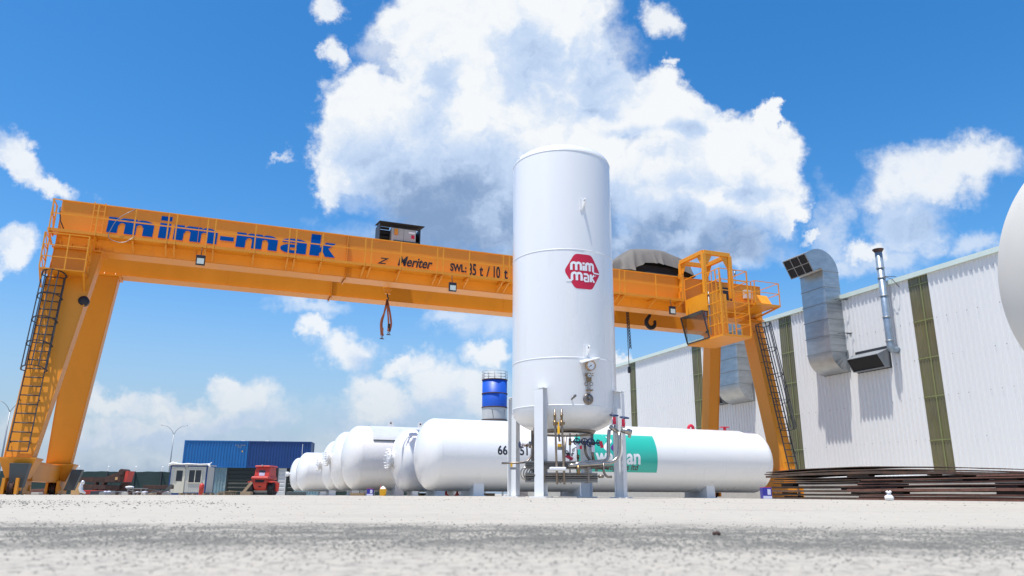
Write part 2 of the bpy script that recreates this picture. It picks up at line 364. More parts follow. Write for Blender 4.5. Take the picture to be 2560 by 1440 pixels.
def islands(mb):
    p = list(range(len(mb.v)))
    def f(a):
        while p[a] != a: p[a] = p[p[a]]; a = p[a]
        return a
    key = {}
    for i, v in enumerate(mb.v):
        k = (round(v.x, 5), round(v.y, 5), round(v.z, 5))
        if k in key: p[f(i)] = f(key[k])
        else: key[k] = i
    for q in mb.f:
        for a in q[1:]: p[f(a)] = f(q[0])
    out = {}
    for q, sm in zip(mb.f, mb.sm):
        r = f(q[0]); m = out.setdefault(r, (MB(), {})); ids = []
        for a in q:
            if a not in m[1]: m[1][a] = len(m[0].v); m[0].v.append(mb.v[a])
            ids.append(m[1][a])
        m[0].f.append(ids); m[0].sm.append(sm)
    return [m[0] for m in out.values()]
def part(name, mb, mt, parent, bevel=0, label=None):
    if name in SPLIT:
        L_ = islands(mb)
        if 1 < len(L_) <= 60: return [part_(name, x, mt, parent, bevel, label) for x in L_][0]
    return part_(name, mb, mt, parent, bevel, label)
def part_(name, mb, mt, parent, bevel=0, label=None):
    off = OFF[parent.name]; me = mesh_of(name, mb, mt, off)
    o = bpy.data.objects.new(name, me); col.objects.link(o); o.parent = parent; OFF[o.name] = off
    if bevel:
        b = o.modifiers.new('bevel', 'BEVEL'); b.width = bevel; b.segments = 2; b.limit_method = 'ANGLE'; b.angle_limit = R(40)
    if label: o['label'] = label
    return o
def solo(name, mb, mt, label, cat, loc, frame='world', group=None, bevel=0, kind=None):
    off = Vector(loc); me = mesh_of(name, mb, mt, off); o = bpy.data.objects.new(name, me); col.objects.link(o)
    if frame == 'site': o.location = XY(*loc); o.rotation_euler = (0, 0, PHI)
    else: o.location = off
    if kind: o['kind'] = kind
    if label: o['label'] = label; o['category'] = cat
    if group: o['group'] = group
    if bevel:
        b = o.modifiers.new('bevel', 'BEVEL'); b.width = bevel; b.segments = 2; b.limit_method = 'ANGLE'; b.angle_limit = R(40)
    return o
def copy_tree(o, parent=None):
    c = o.copy(); col.objects.link(c)
    if parent: c.parent = parent
    OFF[c.name] = OFF.get(o.name, Vector((0, 0, 0)))
    for ch in list(o.children): copy_tree(ch, c)
    return c
def text_mb(body, size, fn, shear=0, bold=0, space=1, sx=1, cuts=None, depth=.004, align='LEFT'):
    cu = bpy.data.curves.new('t', 'FONT'); cu.body = body; cu.size = size; cu.shear = shear; cu.offset = bold; cu.space_character = space
    cu.align_x = align; cu.resolution_u = 6
    o = bpy.data.objects.new('t', cu); col.objects.link(o)
    dg = bpy.context.evaluated_depsgraph_get(); me = bpy.data.meshes.new_from_object(o.evaluated_get(dg))
    bm = bmesh.new(); bm.from_mesh(me)
    for v in bm.verts: v.co.x *= sx
    if cuts:
        xs = [v.co.x for v in bm.verts]; ys = [v.co.y for v in bm.verts]
        for ax, a, b in ((0, min(xs), max(xs)), (1, min(ys), max(ys))):
            k = a + cuts
            while k < b:
                no = (1, 0, 0) if ax == 0 else (0, 1, 0); co = (k, 0, 0) if ax == 0 else (0, k, 0)
                bmesh.ops.bisect_plane(bm, geom=bm.verts[:] + bm.edges[:] + bm.faces[:], plane_co=co, plane_no=no); k += cuts
    mb = MB(); bm.verts.index_update()
    mb.add([fn(v.co.x, v.co.y) for v in bm.verts], [[v.index for v in f.verts] for f in bm.faces])
    bm.free(); bpy.data.objects.remove(o); bpy.data.curves.remove(cu); bpy.data.meshes.remove(me)
    return mb
def poly_mb(polys, fn, cuts=.06):
    bm = bmesh.new()
    for poly in polys:
        bm.faces.new([bm.verts.new((a, b, 0)) for a, b in poly])
    xs = [v.co.x for v in bm.verts]; ys = [v.co.y for v in bm.verts]
    for no, a, b in (((1, 0, 0), min(xs), max(xs)), ((0, 1, 0), min(ys), max(ys))):
        k = a + cuts
        while k < b:
            co = (k, 0, 0) if no[0] else (0, k, 0)
            bmesh.ops.bisect_plane(bm, geom=bm.verts[:] + bm.edges[:] + bm.faces[:], plane_co=co, plane_no=no); k += cuts
    mb = MB(); bm.verts.index_update()
    mb.add([fn(v.co.x, v.co.y) for v in bm.verts], [[v.index for v in f.verts] for f in bm.faces]); bm.free()
    return mb
def stroke(pts, w):     # flat stroked polyline -> quads
    out = []
    pts = [Vector((*p, 0)) for p in pts]
    Ls = []; Rs = []
    for i, p in enumerate(pts):
        d = (pts[min(i + 1, len(pts) - 1)] - pts[max(i - 1, 0)]).normalized(); n = Vector((-d.y, d.x, 0)) * w / 2
        Ls.append(p + n); Rs.append(p - n)
    for i in range(len(pts) - 1): out.append([(q.x, q.y) for q in (Ls[i], Rs[i], Rs[i + 1], Ls[i + 1])])
    return out

# ------------------------------------------------------------------ ground
def build_ground():
    xs = [-1500, -600, -250, -120, -60, -30, -15, -6, -2, 0, 2, 6, 15, 30, 60, 120, 250, 600, 1500]
    ys = [-800, -200, -60, -20, -5, 0, 1, 2, 4, 8, 12, 20, 30, 50, 90, 150, 300, 700, 2500]
    mb = MB(); v = [(x, y, gz(max(-150, min(150, x)), y)) for y in ys for x in xs]; n = len(xs)
    mb.add(v, [(j * n + i, j * n + i + 1, (j + 1) * n + i + 1, (j + 1) * n + i) for j in range(len(ys) - 1) for i in range(n - 1)], True)
    m = bpy.data.materials.new('dusty_concrete_yard'); m.use_nodes = True; t = m.node_tree; b = t.nodes['Principled BSDF']
    b.inputs['Roughness'].default_value = .85; b.inputs['Specular IOR Level'].default_value = .25
    def n_(ty, **k):
        q = t.nodes.new(ty)
        for a, c in k.items(): setattr(q, a, c)
        return q
    def l_(a, c): t.links.new(a, c)
    g = n_('ShaderNodeNewGeometry'); pos = g.outputs['Position']
    def nz(sc_, det, rg, st=(1, 1, 1)):
        mp = n_('ShaderNodeMapping'); mp.inputs[3].default_value = st; l_(pos, mp.inputs[0])
        q = n_('ShaderNodeTexNoise'); q.inputs['Scale'].default_value = sc_; q.inputs['Detail'].default_value = det; q.inputs['Roughness'].default_value = rg
        l_(mp.outputs[0], q.inputs['Vector']); return q.outputs[0]
    def mr(x, a, c, lo=0, hi=1):
        q = n_('ShaderNodeMapRange'); l_(x, q.inputs[0]); q.inputs[1].default_value = a; q.inputs[2].default_value = c; q.inputs[3].default_value = lo; q.inputs[4].default_value = hi; return q.outputs[0]
    def ma(op, a, c):
        q = n_('ShaderNodeMath', operation=op)
        for i, x in enumerate((a, c)):
            if isinstance(x, (int, float)): q.inputs[i].default_value = x
            else: l_(x, q.inputs[i])
        return q.outputs[0]
    def mx(f, a, c):
        q = n_('ShaderNodeMix', data_type='RGBA')
        for i, x in ((0, f), (6, a), (7, c)):
            if isinstance(x, tuple): q.inputs[i].default_value = (*x, 1)
            else: l_(x, q.inputs[i])
        return q.outputs[2]
    c0 = mx(nz(.35, 6, .6), (.385, .348, .29), (.468, .435, .38))
    c0 = mx(mr(nz(.8, 7, .65, (.35, 1, 1)), .52, .72, 0, .7), c0, (.30, .27, .235))     # stains dragged along the yard
    c0 = mx(mr(nz(14, 5, .6), .45, .8, 0, .5), c0, (.28, .265, .24))
    c0 = mx(mr(nz(160, 3, .6), .66, .74, 0, .75), c0, (.13, .12, .11))                   # small dark grains
    sx = n_('ShaderNodeSeparateXYZ'); l_(pos, sx.inputs[0])
    wob = ma('MULTIPLY', ma('SUBTRACT', nz(2.2, 4, .6), .5), .55)
    yy = ma('ADD', sx.outputs[1], wob)
    band = ma('MULTIPLY', mr(yy, .80, 1.0), mr(yy, 1.75, 1.45))
    spk = ma('ADD', nz(95, 6, .75), ma('MULTIPLY', ma('SUBTRACT', nz(7, 4, .6), .5), .55))
    c0 = mx(ma('MULTIPLY', band, mr(spk, .40, .52, 0, .92)), c0, (.115, .112, .098))
    c0 = mx(ma('MULTIPLY', mr(yy, 1.2, .7), mr(nz(60, 5, .7), .50, .62, 0, .75)), c0, (.17, .16, .145))
    l_(c0, b.inputs['Base Color'])
    bp = n_('ShaderNodeBump'); bp.inputs['Strength'].default_value = .5; bp.inputs['Distance'].default_value = .004
    l_(nz(110, 5, .7), bp.inputs['Height']); l_(bp.outputs[0], b.inputs['Normal'])
    me = mesh_of('ground', mb, m, Vector((0, 0, 0))); o = bpy.data.objects.new('ground', me); col.objects.link(o); o['kind'] = 'structure'
build_ground()
# loose grit lying on the slab close to the lens (nobody could count it)
def build_grit():
    rnd = random.Random(3); mb = MB()
    base = [Vector(p) for p in ((1, 0, 0), (-1, 0, 0), (0, 1, 0), (0, -1, 0), (0, 0, 1), (.6, .6, .5), (-.6, .5, .6), (.5, -.6, .55))]
    fc = [(0, 5, 4), (0, 4, 7), (0, 7, 3), (0, 2, 5), (5, 2, 4), (2, 6, 4), (2, 1, 6), (6, 1, 4), (1, 3, 4), (3, 7, 4)]
    def stone(x, y, s, h):
        a = rnd.random() * 6.28; ca, sa = math.cos(a), math.sin(a); z = gz(x, y)
        mb.add([(x + (p.x * ca - p.y * sa) * s * rnd.uniform(.8, 1.2), y + (p.x * sa + p.y * ca) * s, z - .0005 + p.z * h) for p in base], fc, False)
    for i in range(20000):
        y = rnd.gauss(1.2, .24) if i % 6 else rnd.uniform(.62, 1.1)
        y = min(max(y, .62), 1.9); x = rnd.uniform(-.78, .78) * y
        k = math.sin(x * 3.1 + 1) * .5 + math.sin(x * 7.3 + y * 5) * .3 + math.sin(x * 17 - y * 9) * .35
        if rnd.random() > .62 + .3 * k: continue
        s = rnd.uniform(.0010, .0030) * min(1, y); stone(x, y, s, s * rnd.uniform(.5, 1.0))
    for i in range(1500):
        y = rnd.uniform(.7, 6); x = rnd.uniform(-.78, .78) * y; s = rnd.uniform(.0006, .0024) * (1 + y * .12); stone(x, y, s, s * .7)
    for i in range(700):     # a trail of gravel out to the left
        y = rnd.gauss(4.7, .8); x = -3.3 + rnd.random() ** 2.2 * 1.7 - (y - 4.6) * .5; s = rnd.uniform(.003, .007); stone(x, y, s, s * .8)
    for i in range(500):
        y = rnd.uniform(6, 28); x = rnd.uniform(-.7, .7) * y; s = rnd.uniform(.004, .012); stone(x, y, s, s * .6)
    solo('grit', mb, M_grit, 'grey grit and small gravel strewn over the concrete', 'gravel', (0, 0, 0), kind='stuff')
build_grit()
def pebble(x, y, s, mt, label):
    mb = MB(); rnd = random.Random(int(x * 1000)); z = gz(x, y)
    mb.lathe([(-s * .4, s * .2), (-s * .2, s * .9), (s * .2, s), (s * .5, s * .75), (s * .62, s * .1)], (x, y, z + s * .35), n=9)
    for v in mb.v: v += Vector([rnd.uniform(-1, 1) * s * .12 for _ in range(3)])
    solo('pebble', mb, mt, label, 'pebble', (x, y, z))
q = P(1791, 1336, 1.0); k = HCAM / (HCAM - q.z); q = CAM + (q - CAM) * k
pebble(q.x, q.y, .0065, M_rustd, 'small brown pebble lying at the far edge of the grit band, right of centre')

# ------------------------------------------------------------------ warehouse (wall plane U = 30)
UW_ = 30.0
STRIPS = [(23.93, 25.0), (32.9, 33.94), (41.54, 42.61), (50.03, 50.95), (58.9, 59.9), (67.6, 68.6), (15.0, 16.05), (6.1, 7.1)]
def corr(mb, w0, w1, z0, z1, u, pitch=.25, d=.045, fl=0):
    # trapezoid sheet: ribs stand towards -U
    w = w0; pr = []
    n = max(1, round((w1 - w0) / pitch)); p = (w1 - w0) / n
    for i in range(n):
        a = w0 + i * p
        pr += [(a, 0), (a + p * .52, 0), (a + p * .64, d), (a + p * .88, d)]
    pr.append((w1, 0))
    v = [(u - q, a, z0) for a, q in pr] + [(u - q, a, z1) for a, q in pr]; m = len(pr)
    mb.add(v, [(i, i + 1, m + i + 1, m + i) for i in range(m - 1)])
def build_warehouse():
    z0 = -.4; zt = 10.0; w0, w1 = 2.0, 76.0
    t = thing('warehouse', 'long white corrugated warehouse with olive translucent strips and a pale mint roof edge', 'warehouse', (UW_, 20, z0), 'site')
    st = sorted(STRIPS); edges = [w0]
    for a, b in st: edges += [a, b]
    edges.append(w1)
    for i in range(0, len(edges), 2):
        mb = MB(); corr(mb, edges[i], edges[i + 1], .9, zt - .02, UW_)
        # sheet-end laps and screw lines
        o = part('wall_panel', mb, M_wall, t)
        sc_ = MB(); rnd = random.Random(i)
        for zz in (2.5, 4.35, 6.1, 7.85, 9.5):
            k = edges[i] + .18
            while k < edges[i + 1]:
                if rnd.random() < .8: sc_.box(UW_ - .062, UW_ - .043, k - .012, k + .012, zz - .012 + rnd.uniform(-.02, .02), zz + .014)
                k += .5
        part('screw_heads', sc_, M_ducts, o)['kind'] = 'stuff'
    for a, b in st:
        mb = MB(); corr(mb, a, b, .9, zt - .05, UW_ + .012, .15, .03)
        o = part('translucent_strip', mb, M_trl, t)
        pr = MB()
        for zz in (2.46, 4.38, 6.13, 7.86, 9.57): pr.box(UW_ - .035, UW_ - .022, a + .004, b - .004, zz - .025, zz + .025)
        pr.box(UW_ - .034, UW_ - .023, a + (b - a) * .36, a + (b - a) * .41, 1.0, zt - .1)
        part('purlin_line', pr, M_trl2, o)
    part('plinth', MB().box(UW_ - .02, UW_ + .3, w0, w1, z0, .9), M_conc, t)
    part('eave_flashing', MB().box(UW_ - .15, UW_ + .3, w0 - .1, w1 + .1, zt - .06, zt + .16), M_mint, t)
    part('base_flashing', MB().box(UW_ - .09, UW_ + .0, w0, w1, .86, .96), M_wall, t)
    mb = MB(); mb.hexa([(UW_ + .3, w0, zt), (UW_ + 16, w0, zt + 1.4), (UW_ + 16, w1, zt + 1.4), (UW_ + .3, w1, zt)], [(UW_ + .3, w0, zt + .1), (UW_ + 16, w0, zt + 1.5), (UW_ + 16, w1, zt + 1.5), (UW_ + .3, w1, zt + .1)])
    mb.hexa([(UW_ + 16, w0, zt + 1.4), (UW_ + 32, w0, zt), (UW_ + 32, w1, zt), (UW_ + 16, w1, zt + 1.4)], [(UW_ + 16, w0, zt + 1.5), (UW_ + 32, w0, zt + .1), (UW_ + 32, w1, zt + .1), (UW_ + 16, w1, zt + 1.5)])
    part('roof_slope', mb, M_silow, t)
    mb = MB().box(UW_ + .35, UW_ + 32, w1 - .2, w1, z0, zt); mb.box(UW_ + .35, UW_ + 32, w0, w0 + .2, z0, zt); mb.box(UW_ + 31.8, UW_ + 32, w0 + .25, w1 - .25, z0, zt)
    part('end_wall', mb, M_wall, t)
build_warehouse()

def duct_shape(t, wa, wb, zb, ztop, u0=28.9, u1=29.95, big=True):
    # vertical box duct; seams; bottom elbow into wall; top elbow turned out towards -U
    mb = MB(); mb.box(u0, u1, wa, wb, zb, ztop); part('shaft', mb, M_duct, t, bevel=.01)
    r = u1 - u0
    # bottom elbow: quarter round in U-Z plane, centre at (u1, zb)
    poly = [(u1, 0)] + [(u1 - r * math.cos(a), -r * .95 * math.sin(a)) for a in [math.pi / 2 * k / 10 for k in range(11)]]
    part('bottom_elbow', MB().prism(poly, lambda a, b, d: (a, d, zb - .01 + b), wa, wb), M_duct, t)
    mb = MB()
    n = 5 if big else 4
    for k in range(n + 1):
        z = zb + (ztop - zb) * k / n
        mb.box(u0 - .03, u1 - .002, wa - .03, wb + .03, z - .018, z + .018)
    mb.box(u1 - .06, u1 + .03, wa - .04, wb + .04, zb - r * .98, zb + .1)
    part('flange_seam', mb, M_ducts, t)
    mb = MB()       # fold lines on the side cheeks
    for k in range(1, 6):
        a = math.pi / 2 * k / 6
        mb.beam((u1, wa - .006, zb), (u1 - r * math.cos(a), wa - .006, zb - r * .95 * math.sin(a)), .012, .012)
    for k in range(1, 12 if big else 8):
        z = zb + (ztop - zb) * k / (12 if big else 8); mb.box(u0 + .02, u1 - .02, wa - .008, wa - .001, z - .005, z + .005)
    part('fold_line', mb, M_ducts, t)
t = thing('exhaust_duct', 'tall galvanised box duct with hooded outlet rising above the warehouse eave', 'air duct', (29.4, 30, 5.6), 'site')
duct_shape(t, 29.08, 30.75, 7.15, 11.4)
def top_elbow(t, wa, wb, zt, u0, u1):
    r = u1 - u0; c = (u0 - .12, zt)       # bend centre in U-Z
    R2 = r + .12; secs = []; n = 9
    for k in range(n + 1):
        a = R(118) * k / n
        ci = (c[0] + .12 * math.cos(a), c[1] + .12 * math.sin(a)); co = (c[0] + R2 * math.cos(a), c[1] + R2 * math.sin(a))
        secs.append([Vector((ci[0], wa, ci[1])), Vector((co[0], wa, co[1])), Vector((co[0], wb, co[1])), Vector((ci[0], wb, ci[1]))])
    a = R(118); tx, tz = -math.sin(a), math.cos(a)
    last = secs[-1]; secs.append([p + Vector((tx, 0, tz)) * .45 for p in last])
    part('top_elbow', MB().sweep(secs), M_duct, t)
    e = secs[-1]; mb = MB(); mo = MB(); nrm = Vector((tx, 0, tz))
    i0, o0, o1, i1 = e
    def q(s, w): return i0.lerp(o0, s) + Vector((0, (wb - wa) * w, 0))
    mo.hexa([q(.04, .03) + nrm * .003, q(.96, .03) + nrm * .003, q(.96, .97) + nrm * .003, q(.04, .97) + nrm * .003], [q(.04, .03) + nrm * .012, q(.96, .03) + nrm * .012, q(.96, .97) + nrm * .012, q(.04, .97) + nrm * .012])
    g = part('outlet_grille', mo, M_void, t)
    for s in (.015, .5, .985): mb.beam(q(s, 0) + nrm * .02, q(s, 1) + nrm * .02, .045, .03, nrm)
    for w in (.012, .33, .67, .988): mb.beam(q(0, w) + nrm * .024, q(1, w) + nrm * .024, .045, .03, nrm)
    part('grille_bar', mb, M_galv, g)
top_elbow(t, 29.08, 30.75, 11.41, 28.9, 29.95)
mb = MB()
for z in (8.1, 9.9): mb.beam((29.95, 29.0, z), (30.0, 28.6, z - .06), .03, .03); mb.tube([(29.5, 29.06, z), (29.5, 28.85, z - .02), (29.9, 28.55, z - .05)], .018, 6)
part('wall_bracket', mb, M_dark, t)
t = thing('exhaust_duct', 'second galvanised box duct on the warehouse wall, half hidden behind the right crane legs', 'air duct', (29.4, 38, 4.8), 'site')
duct_shape(t, 36.5, 38.6, 6.5, 9.6, big=False); top_elbow(t, 36.5, 38.6, 9.61, 28.9, 29.95)
def hood(wa, wb, z, label):
    t = thing('intake_hood', label, 'vent hood', (29.9, (wa + wb) / 2, z), 'site')
    A = (30.0, z + .95); B = (29.25, z + .62); C = (29.62, z + .05); Dp = (30.0, z + .05)
    poly = [A, B, (29.22, z + .56), (29.6, z), (30.0, z)]
    mb = MB(); th = .02
    for w in (wa, wb - th): mb.prism(poly, lambda a, b, d: (a, d, b), w, w + th)
    mb.hexa([(B[0], wa + th, B[1] - .03), (30, wa + th, A[1] - .03), (30, wb - th, A[1] - .03), (B[0], wb - th, B[1] - .03)], [(B[0], wa + th, B[1]), (30, wa + th, A[1]), (30, wb - th, A[1]), (B[0], wb - th, B[1])])
    mb.box(29.6, 30, wa + th, wb - th, z, z + .02)
    part('hood_shell', mb, M_galv, t)
    v = MB(); v.hexa([(29.27, wa + .03, z + .57), (29.64, wa + .03, z + .03), (29.64, wb - .03, z + .03), (29.27, wb - .03, z + .57)], [(29.3, wa + .03, z + .59), (29.67, wa + .03, z + .05), (29.67, wb - .03, z + .05), (29.3, wb - .03, z + .59)])
    part('dark_opening', v, M_void, t)  # black sheet painting the shade inside the open hood
    part('wall_collar', MB().box(29.93, 30.02, wa - .06, wb + .06, z - .03, z + 1.05), M_dark, t)
hood(26.55, 28.5, 6.0, 'open-bottomed galvanised hood on the wall beside the tall duct')
hood(39.0, 40.4, 5.6, 'dark open hood on the wall between the right crane legs')
t = thing('flue_pipe', 'thin blue-grey round flue pipe with a rusty broken cap on the warehouse wall', 'flue pipe', (29.6, 26, 6.6), 'site')
mb = MB(); pts = bend([(30, 26.05, 6.75), (29.55, 26.05, 6.75), (29.55, 26.05, 7.1), (29.55, 26.05, 11.55)], .22, 6); mb.tube(pts, .17, 18)
part('pipe', mb, M_pipeg, t)
mb = MB()
for z in (7.15, 8.3, 9.35, 10.25, 10.75): mb.lathe([(-.03, .17), (-.03, .19), (.03, .19), (.03, .17)], (29.55, 26.05, z), n=18)
part('pipe_band', mb, M_ducts, t)
mb = MB(); mb.lathe([(0, .17), (.02, .17), (.16, .27), (.17, .27), (.03, .15)], (29.55, 26.05, 11.55), n=10); mb.box(29.3, 29.8, 26.02, 26.06, 11.7, 11.73)
part('broken_cap', mb, M_rustd, t)
part('stay_rod', MB().tube([(29.55, 25.88, 10.3), (29.6, 25.5, 10.05), (30, 25.5, 9.7)], .015, 6).tube([(29.55, 25.88, 10.3), (30, 25.6, 10.25)], .015, 6), M_dark, t)

# ------------------------------------------------------------------ gantry crane
GF, GR = 29.75, 32.95      # front faces of the two girders (W)
ZB, ZT = 8.5, 10.3
crane = thing('gantry_crane', 'huge orange double-girder gantry crane spanning the yard', 'crane', (9.7, 31.9, -.05), 'site')
def girder(w, u0, u1, stiff):
    mb = MB(); mb.box(u0, u1, w, w + .78, ZB + .025, ZT - .03); g = part('girder', mb, M_or, crane)
    f = MB(); f.box(u0, u1, w - .04, w + .82, ZT - .03, ZT); f.box(u0, u1, w - .03, w + .81, ZB, ZB + .025)
    part('girder_flange', f, M_or, g)
    r = MB(); r.box(u0 + .3, u1 - .3, w + .55, w + .61, ZT, ZT + .05); part('trolley_rail', r, M_rustd, g)
    s = MB()
    for u in stiff: s.box(u - .006, u + .006, w - .012, w, ZB + .04, ZT - .05)
    s2 = MB()
    part('splice_strip', s, M_or, g)
    return g
g1 = girder(GF, -5.85, 25.3, [-1.2, 11.9, 16.4])
g2 = girder(GR, -5.3, 25.1, [0, 12.5])
# bolted splice plates with two rows of bolts
for g, w, us in ((g1, GF, [4.45]), (g2, GR, [4.35])):
    mb = MB(); bl = MB()
    for u in us:
        mb.box(u - .02, u + .02, w - .09, w, ZB + .03, ZT - .04)
        for k in range(22): bl.cyl((u - .035, w - .05, ZB + .1 + k * .076), (u + .035, w - .05, ZB + .1 + k * .076), .016, 6)
        mb.box(u - .02, u + .02, w, w + .78, ZB - .09, ZB)
        for k in range(8): bl.cyl((u - .04, w + .05 + k * .095, ZB - .05), (u + .04, w + .05 + k * .095, ZB - .05), .016, 6)
    s = part('splice_plate', mb, M_or, g); part('splice_bolts', bl, M_rustd, s)
mb = MB()      # end ties between the girders
mb.box(-5.6, -5.2, GF + .79, GR - .01, ZB + .35, ZT - .3); mb.box(24.7, 25.05, GF + .79, GR - .01, ZB + .35, ZT - .3)
part('end_tie', mb, M_or, crane)
# legs
def leg(uo_t, ui_t, uo_b, ui_b, wt, wb, depth, z0=1.12, z1=8.44):
    b = [(uo_b, wb, z0), (ui_b, wb, z0), (ui_b, wb + depth, z0), (uo_b, wb + depth, z0)]
    t = [(uo_t, wt, z1), (ui_t, wt, z1), (ui_t, wt + depth, z1), (uo_t, wt + depth, z1)]
    o = part('leg', MB().hexa(b, t), M_or, crane, bevel=.01)
    f = MB()
    for q0, q1 in ((b[0], t[0]), (b[1], t[1])):
        q0, q1 = Vector(q0), Vector(q1); s = 1 if q0.x == max(b[0][0], b[1][0]) else -1
        f.beam(q0 + Vector((s * .012, -.01, 0)), q1 + Vector((s * .012, -.01, 0)), .03, .022, (0, 1, 0))
    part('leg_edge_flange', f, M_or, o)
    f = MB(); u0, u1 = min(uo_t, ui_t), max(uo_t, ui_t); f.box(u0 - .08, u1 + .1, wt - .12, wt + depth + .1, z1, z1 + .055)
    for k in range(4):
        u = u0 + .1 + (u1 - u0 - .2) * k / 3; f.hexa([(u - .008, wt - .11, z1 + .056), (u + .008, wt - .11, z1 + .056), (u + .008, wt + .04, z1 + .056), (u - .008, wt + .04, z1 + .056)], [(u - .008, wt + .03, z1 + .25), (u + .008, wt + .03, z1 + .25), (u + .008, wt + .04, z1 + .25), (u - .008, wt + .04, z1 + .25)])
    part('leg_head_plate', f, M_or, o)
    return o
lfl = leg(-5.82, -4.35, -6.0, -5.25, GF - .06, 28.65, .80)
lrl = leg(-5.5, -4.1, -5.8, -5.0, GR + .05, 34.55, .80)
rfl = leg(25.1, 24.45, 25.35, 24.72, GF - .12, 28.45, .80)
rrl = leg(25.15, 24.5, 25.3, 24.7, GR + .02, 34.3, .66)
for u0, u1 in ((-5.72, -5.28), (24.85, 25.3)):
    mb = MB(); mb.box(u0, u1, 29.45, 34.6, .42, 1.02); mb.box(u0 - .03, u1 + .03, 29.45, 34.6, .99, 1.03); mb.box(u0 - .03, u1 + .03, 29.45, 34.6, .40, .43)
    part('sill_beam', mb, M_or, crane)
def bogie(u0, u1, w0, w1, name_side):
    c = (u0 + u1) / 2; s = 1 if c < 10 else -1
    mb = MB(); b = [(u0 + .12, w0 + .12, .45), (u1 - .12, w0 + .12, .45), (u1 - .12, w1 - .12, .45), (u0 + .12, w1 - .12, .45)]
    mb.hexa(b, [(u0 - .1, w0 - .1, 1.06), (u1 + .1, w0 - .1, 1.06), (u1 + .1, w1 + .1, 1.06), (u0 - .1, w1 + .1, 1.06)])
    mb.box(u0 - .12, u1 + .12, w0 - .12, w1 + .12, 1.06, 1.11)
    o = part('leg_foot', mb, M_or, crane)
    mb = MB(); mb.box(c - .22, c - .14, w0 - .55, w1 + .5, -.02, .47); mb.box(c + .14, c + .22, w0 - .55, w1 + .5, -.02, .47); mb.box(c - .14, c + .14, w0 - .1, w1 + .1, .25, .47)
    mb.cyl((c - .27, w0 - .25, .17), (c + .27, w0 - .25, .17), .09, 14); mb.cyl((c - .27, w1 + .2, .17), (c + .27, w1 + .2, .17), .09, 14)
    part('bogie', mb, M_or, crane)
    mb = MB()
    for w in (w0 - .25, w1 + .2): mb.lathe([(-.08, .05), (-.08, .24), (-.06, .24), (-.06, .20), (.06, .20), (.06, .24), (.08, .24), (.08, .05)], (c, w, .16), (1, 0, 0), 20)
    part('rail_wheel', mb, M_rustd, crane)
for u0, u1, w0, w1 in ((-6.0, -5.2, 28.55, 29.5), (-5.85, -4.95, 34.5, 35.4), (24.65, 25.45, 28.5, 29.4), (24.55, 25.45, 34.5, 35.4)): bogie(u0, u1, w0, w1, '')
part('motor_guard', MB().hexa([(-5.66, 28.2, .18), (-5.3, 28.2, .18), (-5.3, 28.58, .18), (-5.66, 28.58, .18)], [(-5.72, 28.1, .92), (-5.18, 28.1, .92), (-5.18, 28.5, .92), (-5.72, 28.5, .92)]).box(-5.6, -5.34, 28.3, 28.6, -.02, .2), M_grey, crane, bevel=.01)
part('motor_guard', MB().hexa([(-5.05, 34.3, .12), (-4.72, 34.3, .12), (-4.72, 34.8, .12), (-5.05, 34.8, .12)], [(-4.86, 34.3, .9), (-4.5, 34.3, .9), (-4.5, 34.8, .9), (-4.86, 34.8, .9)]), M_grey, crane, bevel=.01)
# caged ladders up the legs
def ladder(uc_b, uc_t, wb, wt, z0, z1, w=.5, cage_from=3.4, name='ladder'):
    n = Vector((0, wt - wb, z1 - z0)).normalized(); out = Vector((0, -n.z, n.y))
    def pt(f, u=0, o=0):
        c = Vector((uc_b + (uc_t - uc_b) * f, wb + (wt - wb) * f, z0 + (z1 - z0) * f)) + out * o; c.x += u; return c
    mb = MB()
    for s in (-1, 1): mb.beam(pt(0, s * w / 2), pt(1, s * w / 2), .028, .055, (0, 1, 0))
    l = part('ladder', mb, M_dark, crane)
    Lh = (z1 - z0); k = int(Lh / .3)
    for i in range(k + 1): part('rung', MB().cyl(pt(i / k, -w / 2), pt(i / k, w / 2), .019, 6), M_dark, l)
    c = MB(); f0 = (cage_from - z0) / Lh; hoops = 5
    def arc(f, j, m=12):
        a = math.pi * j / m; return pt(f, -math.cos(a) * w * .68, .12 + math.sin(a) * .58)
    for h in range(hoops):
        f = f0 + (1 - f0) * h / (hoops - 1)
        pts = [pt(f, -w / 2)] + [arc(f, j) for j in range(13)] + [pt(f, w / 2)]
        for a, b in zip(pts, pts[1:]): c.beam(a, b, .05, .022, (0, 0, 1))
    for j in (1, 4, 6, 8, 11):
        c.beam(arc(f0, j), arc(1, j), .034, .026, (0, 1, 0))
    part('ladder_cage', c, M_dark, l)
    b = MB()
    for i in range(5):
        for s in (-1, 1): b.beam(pt(.05 + i * .23, s * w / 2), pt(.05 + i * .23, s * w / 2, -.24), .03, .012)
    part('ladder_standoff', b, M_dark, l)
ladder(-5.62, -5.6, 28.4, 29.42, 1.3, 7.3, .55, 3.9)
ladder(25.12, 24.75, 28.3, 29.35, 1.2, 8.1, .5, 3.0)

